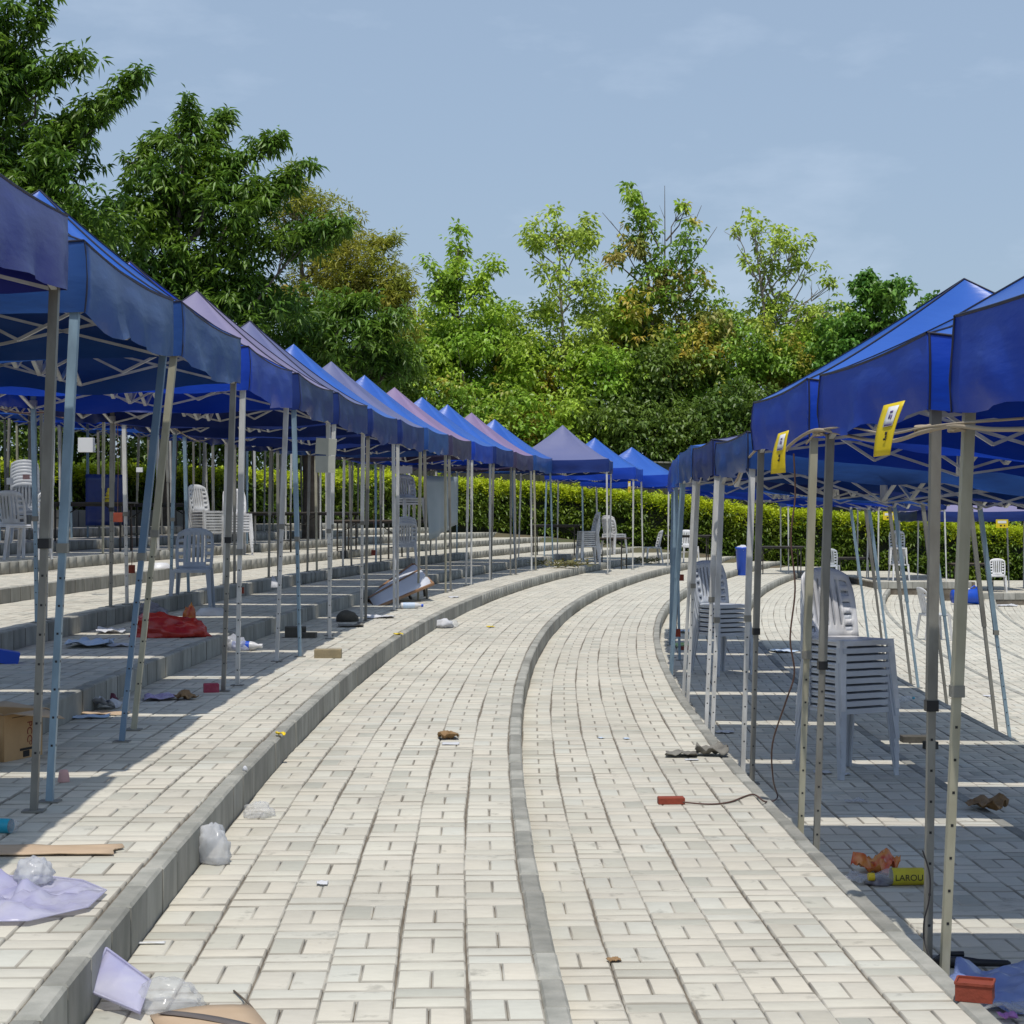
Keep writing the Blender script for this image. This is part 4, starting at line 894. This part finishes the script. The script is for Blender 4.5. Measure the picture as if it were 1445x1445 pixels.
# dry branches
def branches(px, py, n, w, label, seed):
    rr = random.Random(seed); p = hit(px, py); mb = MB()
    for i in range(n):
        a = rr.uniform(0, 2*PI); l = rr.uniform(.3, 1)*w; c = Vector((rr.uniform(-w, w)*.4, rr.uniform(-w, w)*.6, rr.uniform(.01, .1)))
        mb.tube([c, c+Vector((math.cos(a)*l*.5, math.sin(a)*l*.5, rr.uniform(0, .08))), c+Vector((math.cos(a)*l, math.sin(a)*l*.9, rr.uniform(-.02, .03)))], .008, 4)
        for q in range(6):
            f = rr.random(); d = c+Vector((math.cos(a)*l*f, math.sin(a)*l*f, rr.uniform(0, .08))); e = Vector((rr.uniform(-1, 1), rr.uniform(-1, 1), rr.uniform(-.2, .6)))*.07; g_ = Vector((rr.uniform(-1, 1), rr.uniform(-1, 1), rr.uniform(-.3, .3)))*.035
            mb.add([d, d+e+g_, d+e*1.9, d+e-g_], [(0, 1, 2, 3)])
    return tag(mb.obj('dry_branches', 'branch_litter', None, p), label, 'branches')
branches(778, 801, 14, .45, 'green and brown dry twigs on the kerb left of the white stack', 1)
branches(808, 812, 22, .5, 'heap of dark dry branches under the white stack', 2)
branches(910, 796, 16, .5, 'dry twigs under the far bend tents', 3)
# ropes, sockets and cables
def line(name, label, cat, pts, r, mtl, n=5, group=None, seg=6):
    pts = [Vector(p) for p in pts]; out = []
    for i in range(len(pts)-1):
        a = pts[max(i-1, 0)]; b = pts[i]; c = pts[i+1]; d = pts[min(i+2, len(pts)-1)]
        for j in range(seg):
            t_ = j/seg; out.append(.5*((2*b)+(c-a)*t_+(2*a-5*b+4*c-d)*t_*t_+(3*b-a-3*c+d)*t_**3))
    out.append(pts[-1]); mb = MB(); mb.tube(out, r, n); return tag(mb.obj(name, mtl), label, cat, group)
line('power_cable', 'beige cable looping under the second and third right tents', 'cable', [at(1102, 642, 9.15), at(1122, 622, 8.95), at(1150, 607, 8.55), at(1185, 612, 8.3), at(1225, 621, 7.7), at(1262, 622, 7.0), at(1297, 611, 6.48), at(1325, 604, 6.25), at(1350, 601, 6.1), at(1400, 606, 5.9), at(1460, 605, 5.6)], .0085, 'rope')
line('power_cable', 'second thinner beige cable tied round the right posts', 'cable', [at(1138, 626, 8.8), at(1150, 612, 8.6), at(1158, 606, 8.52), at(1200, 603, 8.0), at(1250, 612, 7.1), at(1300, 604, 6.46), at(1345, 598, 6.12), at(1445, 590, 5.8)], .005, 'rope')
for i, (px, py, Y) in enumerate(((1156, 607, 8.58), (1350, 600, 6.15), (1302, 602, 6.58), (1017, 632, 13.3))):
    mb = MB()
    for q in range(3): mb.tube([at(px, py+q*3.4, Y)+Vector((.028*math.cos(a*PI/4), .028*math.sin(a*PI/4), .004*math.sin(a+q))) for a in range(9)], .006, 4)
    tag(mb.obj('rope_binding', 'rope'), ('rope binding on top of the post at the corner of the third right tent', 'rope binding round the top of the nearest right post', 'rope binding on the darker of the two near right posts', 'rope binding where the leaning white posts meet the skirt')[i], 'rope')
line('power_cable', 'thin wires hanging off the rope above the leaning white posts', 'cable', [at(1075, 628, 11), at(1062, 640, 11.2), at(1048, 658, 11.6), at(1038, 680, 12.2), at(1028, 684, 13)], .008, 'rope')
line('power_cable', 'red brown cable running down the third right tent post to the socket', 'cable',
     [at(1120, 640, 8.95), at(1122, 700, 8.95), at(1116, 760, 8.93), at(1122, 830, 8.93), at(1115, 900, 8.93), at(1121, 950, 8.95), at(1109, 990, 9.0), at(1090, 1050, 9.3), at(1091, 1100, 9.5), hit(1097, 1128)+Vector((0, 0, .01)), hit(1080, 1134)+Vector((0, 0, .01)), hit(1062, 1123)+Vector((0, 0, .008)), hit(1030, 1133)+Vector((0, 0, .005)), hit(1000, 1136)+Vector((0, 0, .005)), hit(962, 1135)+Vector((0, 0, .012))], .0045, 'cable')
mb = MB(); mb.box((0, 0, .018), (.135, .06, .034), ch=.004); o = tag(mb.obj('socket_box', 'brick', None, hit(947, 1134), (0, 0, .05)), 'flat brick red socket box on the right path at the cable end', 'socket box')
line('power_cable', 'dark thin cable hanging beside the two near right posts', 'cable', [at(1302, 1200, 6.5), at(1312, 1235, 6.5), at(1311, 1270, 6.5), at(1304, 1300, 6.5), at(1305, 1330, 6.5), at(1318, 1365, 6.4)], .003, 'cable_dark')
def socket(px, py, Y, w, h, label, top):
    t = thing('socket_box', label, 'socket box', at(px, py, Y), 0, 'red socket boxes hung on cords')
    mb = MB(); mb.box((0, 0, 0), (w, .05, h), ch=.004); mb.obj('box_body', 'brick', t)
    d = at(px, top, Y)-at(px, py, Y); mb = MB(); mb.tube([(0, 0, h/2), (.006, 0, d.z*.5), (0, 0, d.z)], .004, 5); mb.obj('cord', 'cable', t)
socket(958, 815, 21.5, .115, .075, 'brick red socket box hanging in front of the far path, upper', 690)
socket(955, 893, 18.8, .075, .08, 'brick red socket box hanging beside the second stack, lower', 820)
socket(166, 730, 19.5, .11, .10, 'brick red socket box hanging among the left posts', 600)
socket(186, 803, 17.5, .055, .08, 'small brick red socket box low on a left post', 740)
socket(340, 833, 17.0, .055, .06, 'small brick red socket box low between the left posts', 760)
socket(527, 780, 30.0, .07, .09, 'small maroon socket box under the left tents', 700)
for i, (pts) in enumerate([[at(88, 588, 17), at(120, 581, 17.5), at(150, 590, 18), at(172, 600, 18.5), at(205, 585, 18)], [at(95, 582, 17), at(135, 592, 17.5), at(160, 582, 18), at(185, 604, 18.5)],
                           [at(240, 600, 19), at(280, 622, 20), at(320, 610, 21), at(350, 622, 21.5)], [at(0, 577, 15), at(30, 583, 15.5), at(60, 582, 16), at(90, 590, 16)], [at(140, 560, 18), at(147, 566, 18), at(150, 578, 18), at(162, 592, 18)]]):
    line('power_cable', ['tangled red wire strung among the left middle row posts', 'second tangled wire just under the first left wire', 'thin wire sagging behind the lone grey chair', 'wire strung across the far left posts', 'short red wire loop hanging from the left middle tents'][i], 'cable', pts, .008, 'cable' if i != 2 else 'rope')

# ------------------------------------------------------------------ foliage
def leaves(centers, m, ln, wd, spread, droop=.3, bias=0, crumple_=.25, outward=None):
    """whorls of folded two-triangle leaves round each centre -> V, F arrays"""
    n = len(centers); c = np.repeat(np.asarray(centers), m, 0); N = n*m
    d = RNG.normal(size=(N, 3)); d[:, 2] = d[:, 2]*.6+bias; d /= np.linalg.norm(d, axis=1)[:, None]
    base = c+d*spread*RNG.uniform(.05, 1, (N, 1)); ax = d.copy(); ax[:, 2] -= droop*RNG.uniform(.3, 1.5, N); ax /= np.linalg.norm(ax, axis=1)[:, None]
    up = np.array([0, 0, 1.])+RNG.normal(size=(N, 3))*.35; side = np.cross(ax, up); side /= np.linalg.norm(side, axis=1)[:, None]+1e-9
    nr = np.cross(side, ax); L_ = ln*RNG.uniform(.65, 1.25, (N, 1)); W_ = wd*RNG.uniform(.7, 1.2, (N, 1))
    p0 = base; p1 = base+ax*L_*.42+side*W_*.5+nr*W_*crumple_; p3 = base+ax*L_*.42-side*W_*.5+nr*W_*crumple_; p2 = base+ax*L_+np.array([0, 0, -1.])*L_*.18
    V = np.stack([p0, p1, p2, p3], 1).reshape(-1, 3); i = np.arange(N)[:, None]*4
    F = np.concatenate([i+np.array([[0, 2, 1]]), i+np.array([[0, 3, 2]])], 0); return V, F
def ball(n, c, r, carve=.0, sc=.8, shell=2.0, seed=0):
    out = []
    c = Vector(c); tries = 0
    while len(out) < n and tries < n*8:
        tries += 1
        v = Vector(RNG.normal(size=3)).normalized()*(random.random()**(1/shell)); p_ = Vector((c.x+v.x*r[0], c.y+v.y*r[1], c.z+v.z*r[2]))
        if carve and noise.noise(p_*sc+Vector((seed, 0, 0))) < carve-.35: continue
        out.append(p_)
    return out
def tree(name, label, cat, Y, base_px, blobs, arms, mtl, ln, wd, m=8, dens=30, droop=.3, spread=.12, bark='bark', trunk_r=.16, carve=.2, sc=.8, group='trees beyond the hedge', limbs=True, bare=None, depth=1.0, extra=None, base_z=None):
    """blobs: (px, py, rx, ry) ; arms: (px0,py0,px1,py1,r) in photo pixels at distance Y"""
    g = Y/FPX; bx = (base_px-722.5)*g; bz = terr(bx, Y) if base_z is None else base_z
    t = thing(name, label, cat, (bx, Y, bz), 0, group); o = Vector((bx, Y, bz)); C = []
    tr_ = random.Random(int(base_px)+int(Y*7)); ctrs = []
    for (px, py, rx, ry) in blobs:
        c = at(px, py, Y+tr_.uniform(-.6, .6)*depth); rx_, rz_ = rx*g, ry*g; ry_ = (rx_+rz_)/2*depth
        vol = rx_*rz_*4; C += ball(int(vol*dens), c, (rx_, ry_, rz_), carve, sc, 2.0, base_px); ctrs.append(c)
    armsegs = []
    for (x0, y0, x1, y1, r) in arms:
        a = at(x0, y0, Y); b = at(x1, y1, Y+tr_.uniform(-.8, .8)); L_ = (b-a).length; n = int(L_*r*g*2*dens*1.5)+4; armsegs.append((a, a.lerp(b, .45)))
        for i in range(n):
            f = random.random(); rr_ = r*g*(1-.45*f); p_ = a.lerp(b, f)+Vector((0, 0, L_*.10*f*f))+Vector(RNG.normal(size=3))*rr_*.5; C.append(p_)
    V, F = leaves(np.array(C)-np.array(o), m, ln, wd, spread, droop)
    cr_ = bpy.data.objects.new('crown', mesh_np('crown', V, F, mtl)); link(cr_, t)
    if extra:
        for (blobs2, mtl2, dens2, ln2, wd2) in extra:
            C2 = []
            for (px, py, rx, ry) in blobs2: C2 += ball(int(rx*g*ry*g*4*dens2), at(px, py, Y-.3), (rx*g, rx*g*depth, ry*g), 0, sc, 1.6)
            V, F = leaves(np.array(C2)-np.array(o), m, ln2, wd2, spread, droop); link(bpy.data.objects.new('leaf_cluster', mesh_np('leaf_cluster', V, F, mtl2)), t)['kind'] = 'stuff'
    mb = MB(); top = min(ctrs, key=lambda c: -c.z) if ctrs else at(base_px, 400, Y)
    tp = Vector((top.x, top.y, top.z-.2)); pts = [Vector((0, 0, 0))]
    for q in range(1, 7):
        f = q/6; w = (tp-o)*f; pts.append(Vector(((tp.x-o.x)*f*f+tr_.uniform(-.08, .08), tr_.uniform(-.08, .08), (tp.z-o.z)*f)))
    mb.tube(pts, trunk_r, 8, r1=trunk_r*.15); mb.obj('trunk', bark, t)
    mb = MB(); zt_ = tp.z-o.z
    def tat(z): f = max(.02, min(.97, z/zt_)); return pts[int(f*6)].lerp(pts[min(6, int(f*6)+1)], f*6-int(f*6))
    tg = [(c-o) for c in ctrs]+[(b-o) for a, b in armsegs]
    for e in tg:
        r0 = tat(max(e.z-abs(e.x-tat(e.z).x)*.9-.8, zt_*.2)); mid = r0.lerp(e, .5)+Vector((0, 0, -.15)); j_ = lambda: Vector((tr_.uniform(-.22, .22), tr_.uniform(-.2, .2), tr_.uniform(-.15, .15))); mb.tube([r0, r0.lerp(mid, .5)+j_(), mid+j_(), mid.lerp(e, .45)+j_(), mid.lerp(e, .85)], trunk_r*.26, 6, r1=.012)
        for q in range(3): e2 = e+Vector((tr_.uniform(-1, 1), tr_.uniform(-.6, .6), tr_.uniform(-.6, .3)))*.5; mb.tube([mid.lerp(e, .6), e2], .022, 4, r1=.006)
    for (x0, y0, x1, y1) in (bare or []):
        a = at(x0, y0, Y)-o; b = at(x1, y1, Y)-o; mb.tube([a, a.lerp(b, .5)+Vector((tr_.uniform(-.1, .1), 0, -.08)), b], .035, 5, r1=.008)
        for q in range(3): f = tr_.uniform(.3, .8); s_ = a.lerp(b, f); mb.tube([s_, s_+Vector((tr_.uniform(-.4, .4), tr_.uniform(-.2, .2), tr_.uniform(.2, .6)))], .012, 4, r1=.004)
    mb.obj('limbs', bark, t); return t

MG = dict(mtl='leaf_mango', ln=.21, wd=.062, m=12, dens=48, droop=.5, spread=.12, trunk_r=.26, carve=.10, sc=.9)
tree('mango_tree', 'tall dark green broad leaved tree at the left border', 'tree', 36, -30, [(-40, 180, 110, 120), (60, 230, 95, 60), (20, 320, 110, 90), (110, 300, 70, 70), (-20, 90, 60, 60), (90, 390, 90, 60)],
     [(20, 90, 66, -10, 24), (0, 130, 125, 88, 30), (60, 200, 205, 120, 24), (80, 190, 150, 165, 26), (-20, 60, 20, 10, 20)], **MG)
tree('mango_tree', 'dark green broad leaved tree right of the tall one, pointed crown', 'tree', 38, 235, [(265, 230, 60, 70), (240, 290, 90, 70), (200, 370, 90, 80), (300, 370, 100, 80), (330, 300, 70, 60), (250, 460, 120, 70), (355, 440, 80, 60)],
     [(262, 190, 268, 140, 18), (290, 210, 320, 165, 18), (300, 250, 404, 198, 24), (340, 290, 440, 240, 24), (380, 350, 490, 325, 30), (180, 230, 235, 195, 22)], **MG)
tree('mango_tree', 'low dark green broad leaved tree behind the lavender tent roofs', 'tree', 40, 440, [(430, 440, 70, 42), (470, 485, 90, 50), (520, 515, 70, 40), (400, 500, 80, 50), (560, 505, 45, 34)],
     [(470, 440, 530, 425, 18), (500, 460, 570, 455, 20)], **MG)
tree('feathery_tree', 'yellow green feathery tree behind the dark left trees', 'tree', 52, 450, [(415, 292, 50, 48), (455, 330, 66, 62), (500, 372, 62, 54), (548, 408, 44, 46), (470, 420, 80, 60), (545, 455, 54, 44)], [(420, 280, 410, 242, 18), (520, 350, 560, 340, 14)],
     'leaf_feather', .17, .04, 12, 60, .15, .14, 'bark', .2, .12, extra=[([(565, 410, 20, 22), (500, 410, 28, 22), (400, 420, 26, 20)], 'leaf_dry', 40, .22, .09)])
tree('sapling_tree', 'slim light green tree with forked trunk, left of centre', 'tree', 60, 646, [(648, 345, 20, 28), (640, 395, 44, 33), (628, 420, 39, 33), (690, 380, 20, 18), (655, 440, 57, 44), (700, 450, 31, 31), (650, 500, 78, 44), (612, 385, 18, 20)],
     [(640, 400, 648, 325, 10), (660, 420, 695, 370, 10), (640, 440, 600, 365, 10), (640, 430, 605, 410, 10)], 'leaf_fresh', .18, .11, 10, 19, .4, .24, 'bark', .13, .40, 1.3)
tree('sapling_tree', 'tall pale green tree with straight trunk in the centre', 'tree', 60, 800, [(790, 330, 55, 32), (825, 340, 22, 37), (760, 360, 25, 32), (800, 400, 57, 42), (770, 440, 50, 37), (835, 430, 45, 37), (800, 480, 75, 37), (740, 480, 50, 35), (850, 500, 42, 32)],
     [(790, 340, 783, 296, 10), (800, 350, 832, 310, 12), (770, 350, 742, 325, 10)], 'leaf_sap', .18, .11, 10, 15, .4, .24, 'bark_pale', .13, .40, 1.3, bare=[(800, 500, 850, 520), (800, 420, 845, 385)])
tree('dying_tree', 'tall tree with bare twigs and drooping brown leaves', 'tree', 61, 937, [(905, 330, 29, 39), (975, 340, 25, 34), (930, 380, 50, 39), (985, 400, 46, 29), (900, 430, 52, 50), (950, 450, 69, 50), (1000, 460, 50, 46), (930, 510, 103, 57), (870, 360, 18, 20)],
     [(905, 320, 888, 265, 11), (960, 300, 966, 285, 7)], 'leaf_mix', .20, .11, 10, 14, .6, .16, 'bark', .17, .2, .8,
     bare=[(937, 430, 938, 262), (940, 390, 990, 290), (935, 400, 850, 300), (930, 350, 905, 270), (950, 410, 1012, 320), (930, 420, 870, 330), (940, 340, 968, 290)],
     extra=[([(890, 275, 12, 12), (962, 290, 9, 9), (905, 300, 10, 16), (885, 440, 30, 40)], 'leaf_fresh', 26, .22, .13), ([(900, 350, 16, 26), (868, 365, 12, 20), (1000, 470, 50, 40), (960, 520, 60, 40), (935, 400, 24, 30)], 'leaf_dry', 16, .24, .12)])
tree('sapling_tree', 'thin sparse tree with pale straight trunk, right of centre', 'tree', 60, 1093, [(1065, 320, 15, 26), (1095, 345, 28, 33), (1120, 350, 28, 26), (1140, 375, 26, 15), (1060, 380, 28, 26), (1100, 410, 52, 31), (1160, 400, 28, 13), (1080, 450, 65, 39), (1130, 450, 59, 33), (1170, 430, 39, 20)],
     [(1095, 400, 1055, 305, 8), (1095, 390, 1100, 310, 8), (1100, 400, 1145, 340, 9), (1040, 330, 1036, 322, 7)], 'leaf_sap', .18, .11, 9, 12, .4, .16, 'bark_pale', .13, .34, 1.1, bare=[(1093, 450, 1180, 395), (1093, 430, 1040, 345), (1093, 420, 1060, 330), (1093, 440, 1150, 350), (1093, 460, 1190, 430)])
tree('leafy_tree', 'dense deep green tree with lumpy crown, right', 'tree', 58, 1235, [(1225, 415, 26, 32), (1260, 420, 40, 30), (1210, 460, 60, 36), (1280, 460, 50, 36), (1240, 510, 90, 50), (1310, 440, 24, 22), (1190, 500, 50, 40)], [(1225, 420, 1222, 386, 12), (1300, 440, 1322, 420, 12)],
     'leaf_green', .20, .13, 11, 34, .6, .14, 'bark', .2, .15)
tree('leafy_tree', 'deep green tree half hidden behind the nearest right tents', 'tree', 62, 1380, [(1370, 470, 60, 40), (1420, 500, 70, 50), (1340, 520, 70, 50)], [], 'leaf_green', .20, .13, 11, 30, .6, .14, 'bark', .2, .15)
# understorey, each bush a thing
US = [(610, 470, 50, 44, 62, 'leaf_sap', 'pale airy bush left of the forked tree'), (705, 465, 46, 38, 62.5, 'leaf_fresh', 'light airy bush between the forked and central trees'), (860, 470, 44, 44, 62.5, 'leaf_sap', 'pale airy bush left of the bare twigs'), (1020, 470, 46, 40, 62.5, 'leaf_mix', 'olive bush right of the bare twigs'), (1160, 465, 50, 36, 62.5, 'leaf_sap', 'pale bush left of the lumpy crowned tree'), (520, 546, 78, 72, 57, 'leaf_deep', 'dark low bush behind the left tent peaks'), (600, 526, 78, 74, 60, 'leaf_shrub', 'green bush under the forked light tree'), (690, 531, 78, 66, 59, 'leaf_shrub', 'green bush between forked tree and central tree'),
      (660, 596, 100, 60, 57.5, 'leaf_mix', 'yellowing bush above the far tent peaks'), (770, 546, 78, 66, 60, 'leaf_mix', 'mixed green bush under the central tree'), (760, 611, 100, 54, 57.5, 'leaf_shrub', 'leafy bush right above the mauve tent roof'),
      (850, 546, 67, 60, 59, 'leaf_shrub', 'green bush left of the brown leaved tree'), (880, 611, 89, 54, 57.5, 'leaf_deep', 'dark bush behind the three far bend tents'), (950, 566, 89, 84, 59, 'leaf_deep', 'dark vine covered bush under the bare twigs'),
      (1000, 516, 78, 84, 60, 'leaf_mix', 'yellow brown flowering bush right of the bare tree'), (1030, 596, 89, 66, 57.5, 'leaf_deep', 'dark bush left of the right tent corner'), (1080, 526, 67, 72, 59, 'leaf_mix', 'olive bush behind the thin sparse trunk'),
      (1150, 516, 78, 60, 60, 'leaf_shrub', 'green bush left of the lumpy crowned tree'), (1160, 596, 100, 60, 57.5, 'leaf_deep', 'dark bush behind the third right tent'), (1290, 586, 123, 72, 58, 'leaf_deep', 'dark bush behind the second right tent'),
      (1420, 606, 100, 72, 58, 'leaf_deep', 'dark bush behind the nearest right tent'), (300, 576, 123, 72, 48, 'leaf_deep', 'dark bush behind the left tents and lone chair'), (420, 586, 100, 66, 52, 'leaf_deep', 'dark bush behind the navy skirted tents'), (120, 586, 134, 84, 44, 'leaf_deep', 'dark bush far left behind the tent rows'), (-20, 586, 100, 96, 42, 'leaf_deep', 'dark bush at the left border behind the tents'), (640, 500, 60, 45, 61, 'leaf_fresh', 'bright light green bush at the foot of the forked tree'), (725, 505, 60, 40, 61.5, 'leaf_fresh', 'bright green bush left of the central trunk'), (840, 515, 55, 40, 61.5, 'leaf_sap', 'pale green bush right of the central trunk'),
      (920, 500, 70, 50, 62, 'leaf_mix', 'brownish leafy mass below the bare twigs'), (1110, 500, 80, 50, 62, 'leaf_shrub', 'green mass behind the thin sparse tree')]
for px, py, rx, ry, Y, ml, lb in US:
    g_ = Y/FPX; c = at(px, py, Y); bz = terr(c.x, Y)
    t = thing('bush', lb, 'bush', (c.x, Y, bz), 0, 'bushes beyond the hedge')
    n = int(rx*g_*ry*g_*4*42); C = ball(n, (0, 0, c.z-bz), (rx*g_*1.1, 1.2, ry*g_*1.05), .12, .7, 2.2, px)
    lo = (c.z-bz-ry*g_)
    C += [Vector((random.uniform(-1, 1)*rx*g_, random.uniform(-.8, .8), random.uniform(0, max(lo, .3)+.5))) for _ in range(int(n*.5))]
    V, F = leaves(np.array(C), 11, .18 if ml != 'leaf_mix' else .16, .11, .2, .5); link(bpy.data.objects.new('foliage', mesh_np('foliage', V, F, ml)), t)
    mb = MB()
    for q in range(5):
        e = Vector((random.uniform(-.8, .8)*rx*g_, random.uniform(-.6, .6), c.z-bz+random.uniform(-.3, .6)*ry*g_)); mb.tube([(random.uniform(-.2, .2), 0, 0), e*.5, e], .05, 5, r1=.01)
    mb.obj('stems', 'bark', t)

# hedge: trimmed, lime on top
HP = [(-14.5, 10, 2.05, 1.0), (-13.8, 22, 2.1, 1.0), (-10.6, 34, 2.2, 1.1), (-7.2, 44, 2.28, 1.2), (-3.8, 51, 2.30, 1.15), (0.4, 54.6, 2.18, .8), (5, 55.2, 1.70, .1), (10, 55.8, 1.27, -.5), (15, 56.3, .82, -.95), (26, 57, .5, -1.2)]
t = thing('hedge', 'long trimmed hedge with lime green top round the terraces', 'hedge')
pts = []; 
for i in range(len(HP)-1):
    a, b = HP[i], HP[i+1]; n = int(math.hypot(b[0]-a[0], b[1]-a[1])/.25)
    for j in range(n): f = j/n; pts.append(tuple(a[q]+(b[q]-a[q])*f for q in range(4)))
ctop, cside, ccore = [], [], MB(); prev = None
for i in range(len(pts)-1):
    x, y, zt_, zb_ = pts[i]; dx, dy = pts[i+1][0]-x, pts[i+1][1]-y; L_ = math.hypot(dx, dy); nx_, ny_ = dy/L_, -dx/L_
    wv = .16*noise.noise(Vector((i*.07, 0, 0)))+.12*noise.noise(Vector((i*.31, 2, 0))); H = zt_-zb_
    for q in range(34):
        u = random.uniform(-.55, .6); ctop.append((x+nx_*u+random.uniform(-.13, .13), y+ny_*u+random.uniform(-.1, .1), zt_+wv+random.uniform(-.16, .04)*(1+abs(u))))
    for q in range(16): ctop.append((x+nx_*.60+random.uniform(-.13, .13), y+ny_*.60, zt_+wv-random.random()**1.5*H*.30))
    if random.random() < .5: sx_ = random.uniform(-.4, .5); ctop += [(x+nx_*sx_+.02*q, y+ny_*sx_, zt_+wv+.05*q) for q in range(random.randint(2, 5))]
    for q in range(int(40*H)):
        zz = zb_+random.random()*(H-.18)+wv; nz = noise.noise(Vector((i*.25*1.4, zz*2.2, 5)))
        if nz < -.16 and random.random() < .8: continue
        cside.append((x+nx_*(.55+random.uniform(-.12, .10)+.12*nz)+random.uniform(-.13, .13), y+ny_*(.55+random.uniform(-.12, .1)+.12*nz), zz))
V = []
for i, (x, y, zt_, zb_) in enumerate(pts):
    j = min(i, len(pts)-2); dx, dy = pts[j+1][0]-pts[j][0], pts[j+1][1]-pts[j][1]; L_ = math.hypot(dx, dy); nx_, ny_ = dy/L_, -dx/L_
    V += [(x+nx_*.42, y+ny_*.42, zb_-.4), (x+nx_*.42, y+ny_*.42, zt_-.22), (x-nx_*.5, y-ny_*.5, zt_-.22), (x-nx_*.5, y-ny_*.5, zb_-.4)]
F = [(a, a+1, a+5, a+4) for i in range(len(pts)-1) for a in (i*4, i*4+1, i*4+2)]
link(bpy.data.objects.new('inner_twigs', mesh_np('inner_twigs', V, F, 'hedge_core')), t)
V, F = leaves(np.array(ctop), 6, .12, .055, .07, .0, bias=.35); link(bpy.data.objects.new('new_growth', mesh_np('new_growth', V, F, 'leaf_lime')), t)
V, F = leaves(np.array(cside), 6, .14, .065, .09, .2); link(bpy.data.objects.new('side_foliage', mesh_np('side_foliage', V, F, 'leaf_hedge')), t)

# dark board fence behind the hedge
ft = thing('board_fence', 'dark board fence with pale top rail behind the hedge', 'fence')
FB = MB(); FB.box((0, 0, 0), (.236, .03, 2.6)); FBM = FB.mesh('board', 'fence_dark'); cnt = 0
fx = [(-6.0, 55.8, 3.1), (5.5, 56.7, 2.85), (20, 58.2, 1.85)]
for i in range(2):
    a, b = fx[i], fx[i+1]; L_ = math.hypot(b[0]-a[0], b[1]-a[1]); n = int(L_/.245); an = math.atan2(b[1]-a[1], b[0]-a[0])
    for j in range(n):
        f = (j+.5)/n; o = bpy.data.objects.new('board', FBM); link(o, ft, (a[0]+(b[0]-a[0])*f, a[1]+(b[1]-a[1])*f+random.uniform(-.01, .01), a[2]+(b[2]-a[2])*f-1.3+random.uniform(-.02, .02)), (0, 0, an))
    mb = MB(); mb.bar((a[0], a[1]-.05, a[2]+.03), (b[0], b[1]-.05, b[2]+.03), .06, .05); mb.obj('top_rail', 'wall_concrete', ft)
print('objects', len(bpy.data.objects), 'tris', sum(sum(p.loop_total-2 for p in me.polygons)*me.users for me in bpy.data.meshes if me.users))
